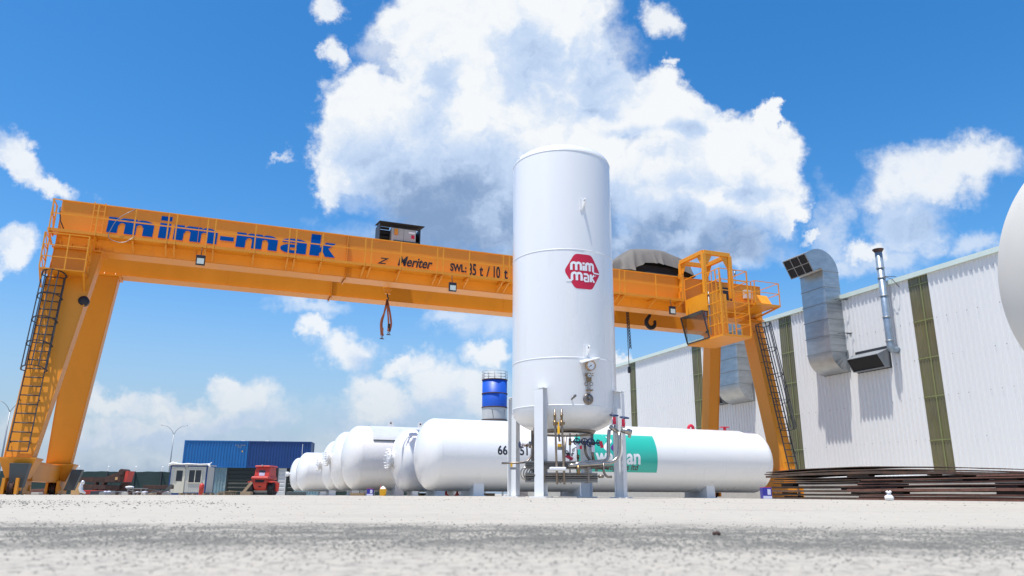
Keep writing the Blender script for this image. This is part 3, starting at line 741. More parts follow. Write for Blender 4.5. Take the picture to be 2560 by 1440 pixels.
# walkway along the front girder
def rails(mb, pts, z0, hs=(1.08, .58), r=.02, posts=True, closed=False):
    for h in hs:
        for a, b in zip(pts, pts[1:]): mb.beam((a[0], a[1], z0 + h), (b[0], b[1], z0 + h), .035, .035)
    if posts:
        for a in pts: mb.box(a[0] - .02, a[0] + .02, a[1] - .02, a[1] + .02, z0, z0 + hs[0])
ZW = 8.95; WO = 28.93
walk = part('walkway', MB().box(-6.0, 20.1, WO, GF - .05, ZW - .035, ZW).box(-6.0, 20.1, WO - .006, WO + .001, ZW - .11, ZW), M_or, crane)
POSTS = [-5.95, -4.53, -3.32, -2.22, -1.94, -.87, -.6, .84, 2.09, 2.35, 3.36, 5.05, 5.3, 6.51, 8.05, 8.31, 9.45, 10.99, 11.27, 12.6, 14.0, 14.25, 15.4, 16.67, 16.94, 18.6, 20.05]
for i, u in enumerate(POSTS):
    part('railing_post', MB().box(u - .022, u + .022, WO - .02, WO + .02, ZW - .12, ZW + 1.08), M_orr, walk)
    mb = MB(); mb.beam((u, WO + .02, ZW - .08), (u, GF - .05, ZW - .075), .04, .06); mb.beam((u, WO + .06, ZW - .12), (u, GF - .03, ZB + .06), .045, .06, (1, 0, 0))
    part('walkway_bracket', mb, M_or, walk)
mb = MB()
for h in (1.06, .55): mb.box(-5.97, 20.07, WO - .018, WO + .018, ZW + h - .018, ZW + h + .018)
for h in (1.06, .55): mb.box(-5.99, -5.95, WO, GF - .05, ZW + h - .018, ZW + h + .018)
mb.beam((-5.97, WO, ZW + 1.06), (-5.97, GF - .1, ZW + .1), .03, .03); mb.box(-6, -5.95, GF - .09, GF - .05, ZW, ZW + 1.06)
part('handrail', mb, M_orr, walk)
# short ladder from walkway to girder top
lad = MB()
for u in (-4.78, -4.42): lad.box(u - .02, u + .02, GF - .2, GF - .16, ZW, ZT + .0)
for k in range(5): lad.box(-4.78, -4.42, GF - .195, GF - .165, ZW + .2 + k * .27, ZW + .23 + k * .27)
part('access_ladder', lad, M_orr, crane)
# lower landing at the head of the left ladder
lz = 7.45
land = part('ladder_landing', MB().box(-6.0, -4.62, 28.72, 29.5, lz - .04, lz), M_or, crane)
mb = MB(); pts = [(-6.0, 29.5), (-6.0, 28.74), (-5.25, 28.74), (-4.64, 28.74), (-4.64, 29.5)]
for h in (.42, .84, 1.26):
    for a, b in zip(pts, pts[1:]): mb.beam((a[0], a[1], lz + h), (b[0], b[1], lz + h), .03, .03)
for a in pts: mb.box(a[0] - .02, a[0] + .02, a[1] - .02, a[1] + .02, lz, lz + 1.26)
for a in ((-6.0, 28.74, 29.5), (-4.64, 28.74, 29.5)):
    for h in (.42, .84, 1.26): mb.beam((a[0], a[1], lz + h), (a[0], a[2], lz + h - .4), .028, .028)
part('landing_railing', mb, M_orr, land)
part('landing_bracket', MB().beam((-4.66, 28.76, lz - .03), (-4.66, 29.5, lz - .55), .04, .06, (1, 0, 0)).beam((-5.98, 28.76, lz - .03), (-5.98, 29.4, lz - .55), .04, .06, (1, 0, 0)), M_or, land)
part('cable_drum', MB().lathe([(-.12, .02), (-.12, .17), (.12, .17), (.12, .02)], (-4.62, 29.5, 6.55), (0, 1, 0), 20), M_black, crane)
part('loose_cable', MB().tube([(-5.85, 29.6, 9.95), (-5.78, 29.2, 9.75), (-5.72, 29.3, 9.35), (-5.55, 29.4, 9.0)], .022, 6), M_dark, crane)
part('loose_wire', MB().tube(bend([(-3.35, WO - .03, 10.0), (-3.9, WO - .08, 9.55), (-4.15, WO - .1, 8.75), (-3.6, WO - .08, 8.62), (-3.25, WO - .05, 8.95)], .3, 6), .012, 5), M_al, crane)

# lettering on the front girder
def gtxt(u, z, size, body, sh, bold, sx, mt, space=1.0, name='lettering', parent=None, skew=0):
    mb = text_mb(body, size, lambda a, b: (u + a, GF - .008, z + b + a * skew), shear=sh, bold=bold, sx=sx, space=space)
    return part(name, mb, mt, parent or g1)
# heavy painted letters, drawn column by column
def heavy(u, w, z, h, iv, name='lettering', extra=()):
    n = 40; mb = MB()
    for i in range(n):
        x0, x1 = w * i / n, w * (i + 1) / n; xm = (x0 + x1) / 2
        for lo, hi in iv(xm):
            if hi > lo + .001:
                sk = .05; mb.add([(u + x0 + lo * sk, GF - .008, z + lo), (u + x1 + lo * sk, GF - .008, z + lo), (u + x1 + hi * sk, GF - .008, z + hi), (u + x0 + hi * sk, GF - .008, z + hi)], [(0, 1, 2, 3)])
    for poly in extra: mb.add([(u + x + y * .05, GF - .008, z + y) for x, y in poly], [tuple(range(len(poly)))])
    return part(name, mb, M_blue, g1)
XH = .60
def iv_m(x, W=1.54):
    st = W * .235; ct = (W - 3 * st) / 2
    top = XH
    if st < x < st + ct: top = XH - .07 * max(0, 1 - (x - st) / (ct * .5))
    if 2 * st + ct < x < 2 * st + 2 * ct: top = XH - .07 * max(0, 1 - (x - 2 * st - ct) / (ct * .5))
    if x > W - st * .9: q = (x - (W - st * .9)) / (st * .9); top = XH - .20 * (1 - math.sqrt(max(0, 1 - q * q)))
    for k in (0, 1):
        a0 = st + k * (st + ct)
        if a0 < x < a0 + ct: q = (x - a0 - ct / 2) / (ct / 2); return [(XH - .19 - .13 * (1 - math.sqrt(max(0, 1 - q * q))), top)]
    return [(0, top)]
def iv_i(x): return [(0, XH), (XH + .10, .88)]
def iv_a(x, W=1.0):
    def el(x, c, r, h): q = (x - c) / r; return h * math.sqrt(max(0, 1 - q * q))
    if x > .62: q = max(0, (x - .62) / .38); return [(0, XH - .16 * (1 - math.sqrt(max(0, 1 - q * q))))]
    b = el(x, .36, .36, .18) if x < .36 else .18; hole = .055 if .38 < x else 0
    out = [(.175 - b, .175 - hole), (.175 + hole, .175 + b)] if hole else [(.175 - b, .175 + b)]
    if x > .05: out.append((max(.42, XH - .2 * 1), XH - .14 * (1 - math.sqrt(max(0, 1 - ((.5 - min(x, .5)) / .5) ** 2)))))
    return out
ZL = 9.27
heavy(-4.31, 1.54, ZL, 0, iv_m); heavy(-2.58, .38, ZL, 0, iv_i); heavy(-2.07, 1.54, ZL, 0, iv_m); heavy(-.43, .50, ZL, 0, lambda x: [(.19, .36)]); heavy(.16, 1.54, ZL, 0, iv_m); heavy(1.82, 1.0, ZL, 0, iv_a)
heavy(2.96, .38, ZL, 0, lambda x: [(0, .90)], extra=[[(.381, .14), (.50, .22), (.62, .0), (1.02, .0), (.72, .35), (1.0, .60), (.60, .60), (.381, .36)]])
gtxt(8.86, 9.30, .46, 'SWL', 0, .016, .72, M_black, .95); gtxt(9.52, 9.30, .46, ':', 0, .016, .8, M_black); gtxt(9.68, 9.2, .74, '35', 0, .018, .50, M_black, 1.0); gtxt(10.2, 9.2, .74, 't', 0, .018, .6, M_black); gtxt(10.5, 9.17, .74, '/', 0, .004, .8, M_black); gtxt(10.78, 9.2, .74, '10', 0, .018, .50, M_black, 1.0); gtxt(11.35, 9.2, .74, 't', 0, .018, .6, M_black)
gtxt(6.55, 9.27, .60, 'Meriter', .30, .012, .80, M_black, .98)
gtxt(5.72, 9.25, .38, 'Z', .35, .006, 1.4, M_black)

# floodlights
for i, u in enumerate((-.98, 8.71, 19.35)):
    f = part('floodlight', MB().box(u - .16, u + .16, WO - .16, WO - .06, 8.12, 8.5), M_black, crane, bevel=.01)
    part('lens', MB().box(u - .12, u + .12, WO - .172, WO - .161, 8.16, 8.37), M_lamp, f)
    part('lamp_arm', MB().tube([(u, WO - .05, 8.5), (u, WO + .0, 8.7), (u, WO + .02, 8.86)], .015, 6), M_dark, f)

# operator's cab hung in a portal frame at the right end
u0, u1, w0, w1 = 20.42, 21.95, 27.6, 29.3
zc0, zc1 = 6.88, 8.98
cabn = part('operator_cabin', MB().box(u0 + .0, u0 + .02, w0, w1, 8.12, zc1).box(u0 + .02, u1 - .45, w0, w0 + .03, zc0, zc1).box(u0 + .02, u1 - .45, w1 - .03, w1, 8.12, zc1).box(u1 - .47, u1 - .45, w0 + .03, w1 - .03, 8.12, zc1).box(u0, u1 - .44, w0, w1, zc1, zc1 + .03), M_yel if False else M_orr, crane)
fl = part('cabin_floor', MB().box(u0, u1, w0 - 1.0, w1, zc0 - .09, zc0), M_or, cabn)
# slanted front window (leans out at the top towards -U)
b0 = Vector((u0 + .02, w0, zc0)); b1 = Vector((u0 + .02, w1, zc0)); t0 = Vector((u0 - .02, w0, 8.1)); t1 = Vector((u0 - .38, w1 - .0, 8.1))
t0 = Vector((u0 - .3, w0, 8.1)); t1 = Vector((u0 - .3, w1, 8.1))
b0 = Vector((u0 + .0, w0, zc0)); b1 = Vector((u0 + .0, w1, zc0))
part('front_window', MB().add([b0, b1, t1, t0], [(0, 1, 2, 3)]), M_cgl, cabn)
fr = MB()
for a, b in ((b0, b1), (b1, t1), (t1, t0), (t0, b0)): fr.beam(a, b, .05, .05, (1, 0, 0))
fr.hexa([t0 + Vector((.03, 0, 0)), t0 + Vector((.34, 0, 0)), t1 + Vector((.34, 0, 0)), t1 + Vector((.03, 0, 0))], [t0 + Vector((.03, 0, .02)), t0 + Vector((.34, 0, .02)), t1 + Vector((.34, 0, .02)), t1 + Vector((.03, 0, .02))])
part('window_frame', fr, M_dark, cabn)
part('window_cheek', MB().add([(u0, w0 + .03, zc0), (u0 - .3, w0 + .03, 8.1), (u0, w0 + .03, 8.1)], [(0, 1, 2)]).add([(u0, w1 - .03, zc0), (u0 - .3, w1 - .03, 8.1), (u0, w1 - .03, 8.1)], [(0, 1, 2)]), M_cgl, cabn)
st = MB().box(u0 + .5, u0 + .95, 28.1, 28.55, 7.3, 7.4).box(u0 + .88, u0 + .98, 28.1, 28.55, 7.4, 7.95).box(u0 + .65, u0 + .8, 28.25, 28.4, zc0, 7.3).box(u0 + .25, u0 + .5, 27.75, 27.95, zc0, 7.55)
part('cabin_seat', st, M_rub, cabn)
part('cabin_door', MB().box(20.9, 21.35, w0 - .012, w0 - .002, zc0 + .05, 8.75), M_or, cabn); part('door_handle', MB().box(20.95, 20.98, w0 - .05, w0 - .013, 7.75, 7.95), M_grey, cabn)
# walk-round cage of the cab
cg = MB(); wc = w0 - 1.0; pts = [(u0 + .02, w0), (u0 + .02, wc + .02), (u1 - .02, wc + .02), (u1 - .02, w0)]
for h in (.5, 1.0, 1.5, 2.0, 2.5, 3.0):
    for a, b in zip(pts, pts[1:]): cg.beam((a[0], a[1], zc0 + h), (b[0], b[1], zc0 + h), .032, .032)
for a in pts[1:]: cg.box(a[0] - .025, a[0] + .025, a[1] - .025, a[1] + .025, zc0, zc0 + 3.0)
for a in (pts[0],): cg.box(a[0] - .02, a[0] + .02, a[1] - .02, a[1] + .02, zc1, zc0 + 3.0)
for u in (20.95, 21.45): cg.box(u - .015, u + .015, wc + .01, wc + .04, zc0, zc0 + .5)
for w in (26.9, 27.2): cg.box(u0 + .005, u0 + .035, w - .015, w + .015, zc0, zc0 + 3.0)
part('cage_railing', cg, M_orr, cabn)
lad = MB()
for w in (26.72, 27.05): lad.beam((u0 + .35, w, zc0), (u0 + .1, w, zc0 + 3.0), .03, .05)
for k in range(10): lad.cyl((u0 + .33 - k * .024, 26.72, zc0 + .25 + k * .28), (u0 + .33 - k * .024, 27.05, zc0 + .25 + k * .28), .014, 6)
part('cage_ladder', lad, M_orr, cabn)
part('grey_conduit', MB().tube([(u0 + .06, w0 - .06, zc0 + .1), (u0 + .05, w0 - .07, 9.0)], .03, 6), M_al, cabn)
# roof rail
rr_ = MB(); rails(rr_, [(u0 + .02, w1), (u0 + .02, w0 + .02)], zc1 + .03, (1.0, .5)); part('cabin_roof_railing', rr_, M_orr, cabn)
# portal frame
pf = MB(); fu0, fu1, fw0, fw1, fz = 20.5, 21.95, 27.78, 29.62, 10.98
for a, b in (((fu0, fw1), (fu0, fw0)), ((fu0, fw0), (fu1, fw0)), ((fu1, fw0), (fu1, fw1)), ((fu1, fw1), (fu0, fw1))): pf.beam((a[0], a[1], fz), (b[0], b[1], fz), .17, .2)
for u, w, zb in ((fu0, fw0, zc1), (fu1, fw0, zc1 - .1), (fu0, fw1, 9.0), (fu1, fw1, 9.0)):
    pf.box(u - .09, u + .09, w - .09, w + .09, zb, fz - .05)
for u, w, du, dw in ((fu0, fw0, 0, 1), (fu0, fw1, 0, -1), (fu1, fw0, 0, 1), (fu1, fw0, -1, 0), (fu0, fw0, 1, 0), (fu1, fw1, 0, -1)):
    if du: pf.prism([(0, 0), (du * .42, 0), (du * .12, -.5), (0, -.5)], lambda a, b, d: (u + du * .08 + a, w + d, fz - .08 + b), -.02, .02)
    else: pf.prism([(0, 0), (dw * .42, 0), (dw * .12, -.5), (0, -.5)], lambda a, b, d: (u + d, w + dw * .08 + a, fz - .08 + b), -.02, .02)
part('portal_frame', pf, M_orr, crane, bevel=.012)
part('frame_clamp', MB().box(fu0 - .2, fu0 - .1, fw1 - .1, fw1 + .02, 9.2, 9.5).box(fu0 - .16, fu0 + .12, fw1 - .05, fw1 + .08, 8.9, 9.0).cyl((fu0 - .15, fw1 - .12, 9.15), (fu0 - .15, fw1 - .02, 9.15), .07, 10).box(fu0 - .14, fu0 - .09, fw1 - .06, fw1 + .06, 10.15, 10.4), M_or, crane)
# walkway right of the cab with switch cabinet, end platform and anemometer
wk = part('end_platform', MB().box(21.97, 24.75, 28.0, GF - .05, 8.78, 8.82).box(23.3, 24.75, 27.75, 28.0, 8.74, 8.82), M_or, crane)
mb = MB(); pts = [(22.0, 28.02), (23.3, 28.02), (23.3, 27.77), (24.73, 27.77), (24.73, 29.6)]
for h in (.55, 1.08):
    for a, b in zip(pts, pts[1:]): mb.beam((a[0], a[1], 8.82 + h), (b[0], b[1], 8.82 + h), .03, .03)
for a in pts: mb.box(a[0] - .02, a[0] + .02, a[1] - .02, a[1] + .02, 8.82, 9.9)
part('platform_railing', mb, M_orr, wk)
part('platform_bracket', MB().beam((24.7, 27.8, 8.76), (24.7, 29.6, 8.55), .06, .08).beam((23.35, 27.8, 8.76), (23.35, 29.6, 8.5), .06, .08), M_or, wk)
part('tilted_hatch', MB().hexa([(24.0, 28.1, 8.83), (24.6, 28.1, 8.83), (24.6, 28.13, 8.83), (24.0, 28.13, 8.83)], [(24.0, 28.5, 9.45), (24.6, 28.5, 9.45), (24.6, 28.53, 9.45), (24.0, 28.53, 9.45)]), M_orr, wk)
part('switch_box', MB().box(22.75, 23.3, GF - .28, GF - .04, 9.15, 9.95), M_black, crane, bevel=.01)
part('switch_box', MB().box(24.15, 24.6, GF - .25, GF - .04, 9.55, 9.98), M_silow, crane, bevel=.01)
part('door_panel', MB().box(24.1, 24.75, GF - .045, GF - .005, 8.85, 9.5), M_or, crane)
part('anemometer', MB().cyl((23.95, GF + .2, ZT), (23.95, GF + .2, ZT + .55), .02, 6).cyl((23.95, GF + .2, ZT + .5), (23.95, GF + .2, ZT + .72), .05, 8).box(23.83, 24.07, GF + .18, GF + .22, ZT + .76, ZT + .8), M_galv, crane)
# hanging pendant cables
pc = MB()
pc.tube([(18.48, 31.5, 8.9), (18.5, 31.5, 7.5), (18.52, 31.5, 6.0)], .02, 5)
part('pendant_cable', pc, M_dark, crane); part('pendant_control', MB().box(18.46, 18.58, 31.45, 31.55, 5.72, 6.02), M_black, crane, bevel=.01)
def chain(mb, p, q, r=.028, n=30):
    p, q = Vector(p), Vector(q)
    for i in range(n):
        a = p.lerp(q, i / n); b = p.lerp(q, (i + 1.25) / n); o = Vector((r, 0, 0)) if i % 2 else Vector((0, r, 0))
        mb.beam(a + o, b + o, .03, .03); mb.beam(a - o, b - o, .03, .03)
mb = MB(); chain(mb, (18.55, 31.5, 8.9), (18.66, 31.55, 6.95), .045, 26); part('load_chain', mb, M_rub, crane)

# hoist trolleys on the girders
def trolley(uc, lab, hook_z, style):
    t = thing('hoist_trolley', lab, 'hoist trolley', (uc, 31.8, ZT + .05), 'site')
    part('trolley_frame', MB().box(uc - (.2 if style == 0 else .95), uc + .95, GF + .45, GR + .65, ZT + .06, ZT + .22), M_dark, t)
    part('rope_drum', MB().cyl((uc - .15, 31.5, ZT + .45), (uc + .75, 31.5, ZT + .45), .22, 16), M_rustd, t)
    return t
t = trolley(6.65, 'small hoist trolley with a grey control cabinet under a sheet roof', 8.2, 0)
part('control_cabinet', MB().box(6.35, 7.42, 30.25, 30.6, ZT + .12, 11.08), mat('light_grey_cabinet', (.42, .43, .42), .45, var=.05), t, bevel=.01)
c = [o for o in t.children if o.name.startswith('control_cabinet')][0]
part('cabinet_door_gap', MB().box(6.885, 6.895, 30.245, 30.251, ZT + .16, 11.05), M_dark, c)
part('warning_sticker', MB().box(7.22, 7.36, 30.24, 30.251, 10.68, 10.84), M_red, c); part('name_sticker', MB().box(7.1, 7.38, 30.24, 30.251, 10.9, 10.98), M_lwhite, c)
part('remote_receiver', MB().box(6.47, 6.62, 30.18, 30.249, 10.78, 11.03), M_or, c)
part('sheet_roof', MB().hexa([(5.78, 30.05, 11.22), (7.75, 30.05, 11.22), (7.75, 31.05, 11.36), (5.78, 31.05, 11.36)], [(5.78, 30.05, 11.25), (7.75, 30.05, 11.25), (7.75, 31.05, 11.39), (5.78, 31.05, 11.39)]), M_rub, t)
part('side_sheet', MB().box(5.8, 5.84, 30.15, 31.0, ZT + .1, 11.2).box(7.6, 7.64, 30.3, 31.0, ZT + .1, 11.2), M_dark, t)
mb = MB()
for k in range(4): mb.box(5.86, 6.3, 30.5, 30.56, ZT + .15 + k * .2, ZT + .25 + k * .2)
mb.box(5.86, 7.6, 30.9, 30.96, ZT + .1, 11.15)
part('resistor_grid', mb, M_void, t)
hb = part('hook_block', MB().lathe([(-.09, .05), (-.1, .17), (-.04, .2), (.04, .2), (.1, .17), (.09, .05)], (6.57, 31.5, 8.72), (0, 1, 0), 18).box(6.45, 6.69, 31.42, 31.58, 8.45, 8.75), M_or, t)
part('hoist_rope', MB().cyl((6.44, 31.5, 8.75), (6.4, 31.5, ZT + .4), .012, 5).cyl((6.7, 31.5, 8.75), (6.74, 31.5, ZT + .4), .012, 5), M_dark, t)
part('hook', MB().tube([(6.57, 31.5, 8.45), (6.57, 31.5, 8.33), (6.63, 31.5, 8.26), (6.6, 31.5, 8.17), (6.53, 31.5, 8.2)], .03, 8), M_dark, t)
t = trolley(19.85, 'large hoist trolley hidden under a tarpaulin, black hook below it', 8.2, 1)
part('machinery', MB().box(18.6, 21.5, 30.8, 32.6, ZT + .24, 11.5).box(18.2, 21.7, 30.6, 30.7, ZT + .2, 11.0), M_rub, t)
hk = [(19.84, 31.5, 8.85), (19.84, 31.5, 8.66), (19.94, 31.5, 8.55), (20.1, 31.5, 8.42), (20.12, 31.5, 8.25), (20.0, 31.5, 8.08), (19.8, 31.5, 8.05), (19.66, 31.5, 8.18), (19.62, 31.5, 8.38)]
hk = [(19.84, 31.5, 8.85), (19.82, 31.5, 8.7), (19.7, 31.5, 8.55), (19.58, 31.5, 8.38), (19.62, 31.5, 8.18), (19.8, 31.5, 8.05), (20.0, 31.5, 8.1), (20.1, 31.5, 8.28), (20.08, 31.5, 8.45)]
part('hook', MB().tube(bend(hk, .12, 3), [.06 + .045 * min(1, i / 10) * (1 if i < 22 else max(.15, 1 - (i - 22) / 9)) for i in range(len(bend(hk, .12, 3)))], 10), M_rub, t)
part('hoist_rope', MB().cyl((19.84, 31.5, 8.85), (19.84, 31.5, ZT + .4), .03, 6), M_dark, t)
# tarpaulin thrown over it
def tarp():
    mb = MB(); nu, nw = 90, 22; ua, ub, wa, wb = 17.7, 21.85, 30.35, 32.9; rnd = random.Random(5); v = []
    folds = [(rnd.uniform(.02, .98), rnd.uniform(.02, .05), rnd.uniform(.5, 1.2), rnd.uniform(-.10, .10)) for _ in range(15)]
    def lin(x, xs, ys):
        for i in range(len(xs) - 1):
            if x <= xs[i + 1]: return ys[i] + (ys[i + 1] - ys[i]) * (x - xs[i]) / (xs[i + 1] - xs[i])
        return ys[-1]
    for j in range(nw + 1):
        for i in range(nu + 1):
            f = i / nu; g = j / nw; u = ua + (ub - ua) * f; w = wa + (wb - wa) * g
            top = lin(f, (0, .20, .40, .62, .80, 1), (11.15, 11.86, 11.96, 12.0, 11.82, 11.60)) - .05 * math.cos(g * 6.28) * .5
            eg = min(g, 1 - g); fall = min(1, max(0, (.22 - eg) / .22))
            hem = lin(f, (0, .14, .30, .50, .62, .74, .88, 1), (10.55, 10.62, 11.02, 11.10, 11.02, 10.95, 10.8, 10.66))
            d = sum(k * max(0, 1 - abs(f + sl * fall - c) / wd) for c, wd, k, sl in folds)
            z = top - (top - hem) * fall ** 1.6 - .05 * d * (.3 + fall)
            e = min(f, 1 - f)
            if e < .03: z = min(z, 10.6 + (z - 10.6) * (e / .03))
            v.append((u, w - .10 * d * fall, max(z, 10.42)))
    n = nu + 1; mb.add(v, [(j * n + i, j * n + i + 1, (j + 1) * n + i + 1, (j + 1) * n + i) for j in range(nw) for i in range(nu)], True)
    solo('tarpaulin', mb, M_tarp, 'creased grey-brown tarpaulin draped over the hoist on top of the crane', 'tarpaulin', (19.8, 31.6, 10.5), 'site')
tarp()
# slings on the small hook
for i, (dx, zb, lab) in enumerate(((-.16, 6.42, 'pale brown lifting sling hanging from the small hook, the one reaching lowest'), (.12, 6.62, 'darker brown lifting sling hanging from the small hook, the shorter one'))):
    t = thing('lifting_sling', lab, 'lifting sling', (6.57, 31.5, 8.1), 'site', group='lifting slings on the crane hook')
    def strap(pts, w):
        mb = MB()
        for a, b in zip(pts, pts[1:]): mb.beam(a, b, w, .025, (0, 1, 0))
        return mb
    a = (6.57, 31.5, 8.19)
    p1 = bend([a, (6.57 + dx * .35, 31.5, 7.7), (6.57 + dx * 1.3 - .05, 31.45, 7.2), (6.57 + dx - .03, 31.42, zb + .15)], .3, 5)
    p2 = bend([a, (6.57 + dx * .9 + .05, 31.5, 7.6), (6.57 + dx * 1.6 + .05, 31.5, 7.1), (6.57 + dx + .04, 31.45, zb + .15)], .3, 5)
    mb = strap(p1, .07); mb2 = strap(p2, .08); mb.v += []; 
    part('strap', mb, M_strap, t); part('strap', mb2, M_strap, t)
    part('shackle', MB().lathe([(-.02, .05), (.02, .05), (.02, .03), (-.02, .03), (-.02, .05)], (6.57 + dx, 31.43, zb + .08), (0, 1, 0), 12).box(6.57 + dx - .09, 6.57 + dx + .09, 31.41, 31.45, zb, zb + .03), M_rustd, t)
    part('wear_sleeve', MB().beam((6.57 + dx, 31.44, zb + .2), (6.57 + dx, 31.45, zb + .5), .1, .05, (0, 1, 0)), M_rub if i else M_strap, t)

# ------------------------------------------------------------------ horizontal pressure vessels (axis along U)
def head_profile(r, ratio=.5, n=12):      # 2:1 ellipsoidal head, from tip inward
    return [(-r * ratio * math.cos(math.pi / 2 * k / n), r * math.sin(math.pi / 2 * k / n)) for k in range(n + 1)]
def htank(label, utip, wc, D, zb, length, saddles, m=M_tank, flange=None, clad=None, lugs=(), seams=(), sb=.2):
    r = D / 2; zc = zb + r; g0 = gs(utip + 4, wc)
    t = thing('pressure_vessel', label, 'storage tank', (utip + length / 2, wc, g0), 'site', group='white horizontal pressure vessels in a row')
    hp = head_profile(r, .5); u0 = utip + r * .5; u1 = utip + length - r * .5
    prof = [(u0 + a - utip, b) for a, b in hp] + [(u1 - utip - a, b) for a, b in hp[::-1]]
    part('shell', MB().lathe(prof, (utip, wc, zc), (1, 0, 0), 96), m, t)
    mb = MB()
    for u in (u0, u1) + tuple(seams):
        mb.lathe([(-.008, r + .0005), (-.004, r + .003), (.004, r + .003), (.008, r + .0005)], (u, wc, zc), (1, 0, 0), 96)
    part('weld_seam', mb, M_tank2, t)
    for us in saddles:
        g = gs(us, wc); mb = MB(); mb.hexa([(us - .16, wc - r * .72, g + .0), (us + .16, wc - r * .72, g), (us + .16, wc + r * .72, g), (us - .16, wc + r * .72, g)],
                                          [(us - .16, wc - r * .72, zb + r * .34), (us + .16, wc - r * .72, zb + r * .34), (us + .16, wc + r * .72, zb + r * .34), (us - .16, wc + r * .72, zb + r * .34)]) if False else None
        # wrap-around saddle: web under the belly, foot plate
        for s in (-1, 1):
            poly = [(s * r * .62, g - zc), (s * r * .60, -math.sqrt(r * r - (r * .60) ** 2) + .03), (s * r * .42, -math.sqrt(r * r - (r * .42) ** 2) + .02), (s * r * .2, -math.sqrt(r * r - (r * .2) ** 2) + .01), (0, -r + .0), (0, g - zc)]
            mb.prism(poly, lambda a, b, d: (d, wc + a, zc + b), us - sb, us + sb)
        mb.box(us - sb - .05, us + sb + .05, wc - r * .66, wc + r * .66, g, g + .025)
        part('saddle', mb, M_white, t)
    if flange:
        mb = MB(); fr_, dz = flange; ft = utip + .02
        mb.lathe([(.12, fr_ * .7), (-.16, fr_ * .7), (-.16, fr_), (-.22, fr_), (-.22, .01)], (ft, wc, zc + dz), (1, 0, 0), 28)
        for k in range(16):
            a = 2 * math.pi * k / 16; y, z = wc + math.cos(a) * fr_ * .86, zc + dz + math.sin(a) * fr_ * .86
            mb.cyl((ft - .30, y, z), (ft - .1, y, z), .028, 6)
        part('bolted_manhole', mb, M_tank2, t)
    if clad:
        a0, a1 = clad; mb = MB(); rr = r + .02; nn = 28; sec = []
        # sheet over the upper flank, with a lip, its shadow line put into the dark grey
        angs = [R(30) + (R(150) - R(30)) * k / nn for k in range(nn + 1)]
        v = [(a0, wc - math.cos(a) * rr, zc + math.sin(a) * rr) for a in angs] + [(a1, wc - math.cos(a) * rr, zc + math.sin(a) * rr) for a in angs]
        mb.add(v, [(k, k + 1, nn + 2 + k, nn + 1 + k) for k in range(nn)], True)
        part('cladding_sheet', mb, M_clad, t)
        lp = MB(); a = R(30); lp.beam((a0 + .02, wc - math.cos(a) * (rr + .02), zc + math.sin(a) * (rr + .02)), (a1, wc - math.cos(a) * (rr + .02), zc + math.sin(a) * (rr + .02)), .06, .035)
        part('lip_shadow_line', lp, M_grey, t)
    for u in lugs:
        mb = MB(); poly = [(-.14, 0), (.14, 0), (.12, .2)] + [(.12 * math.cos(math.pi * k / 8), .2 + .12 * math.sin(math.pi * k / 8)) for k in range(1, 8)] + [(-.12, .2)]
        mb.prism(poly, lambda a, b, d: (u + a, wc + d, zc + r + b - .01), -.015, .015)
        l = part('lifting_lug', mb, M_white, t); part('lug_eye', MB().cyl((u, wc - .017, zc + r + .19), (u, wc + .017, zc + r + .19), .045, 12), M_grey, l)
    return t, zc, r
T1, zc1_, r1_ = htank('longest white pressure vessel, nearest of the row, with a teal label and black numerals', 7.1, 27.6, 2.62, .16, 15.65, (9.3, 13.6, 19.4), m=M_tank, seams=(10.9, 14.3, 17.9, 19.9))
htank('white vessel just behind the long lettered one, with a ring of bolts on its end', 7.42, 32.9, 2.62, .16, 12, (9.4, 16), flange=(.46, .02))
htank('tallest white pressure vessel with metal cladding and two lifting lugs on top', 5.95, 37.2, 3.02, .20, 12, (8.6, 15), clad=(7.15, 17), lugs=(8.25, 9.75))
htank('white bolted-end vessel just left of the clad one, larger than its left neighbour', 5.95, 40.9, 3.0, .2, 11, (8, 14), flange=(.4, .1))
htank('white bolted-end vessel, smaller of the two between the clad and low ones', 6.1, 45.2, 2.78, .2, 11, (8, 14), flange=(.36, .05))
htank('low far white pressure vessel with a metal sheet on top', 5.35, 51.0, 2.42, .16, 10, (7.6, 13), clad=(6.8, 14))
htank('farthest and lowest white pressure vessel, leftmost of the row', 5.35, 55.0, 2.2, .2, 10, (7.6, 13), flange=(.15, .0))
def onT1(u0, ang0, off=.004):       # (s, t) -> surface of the long tank; t upwards from ang0
    def fn(s, t):
        a = ang0 + t / r1_; rr = r1_ + off
        return (u0 + s, 27.6 - math.cos(a) * rr, zc1_ + math.sin(a) * rr)
    return fn
def aZ(z): return math.asin((z - zc1_) / r1_)
G0, G1 = 13.05, 16.6
part('teal_label', poly_mb([[(0, 0), (G1 - G0, 0), (G1 - G0, 1.54), (0, 1.54)]], onT1(G0, aZ(.90), .003), .08), M_green, T1)
part('lettering', text_mb('war', .80, onT1(13.86, aZ(1.22), .008), bold=.024, sx=.82, cuts=.1), M_lwhite, T1)
part('lettering', text_mb('an', .80, onT1(15.20, aZ(1.22), .008), bold=.024, sx=.86, cuts=.1), M_lwhite, T1)
part('lettering', text_mb('gas', .34, onT1(13.86, aZ(.985), .008), bold=.004, shear=.15, sx=.8, cuts=.1), M_maroon, T1)
part('lettering', text_mb('supplies ltd', .34, onT1(14.34, aZ(.985), .008), bold=.004, shear=.12, sx=.90, cuts=.1), M_maroon, T1)
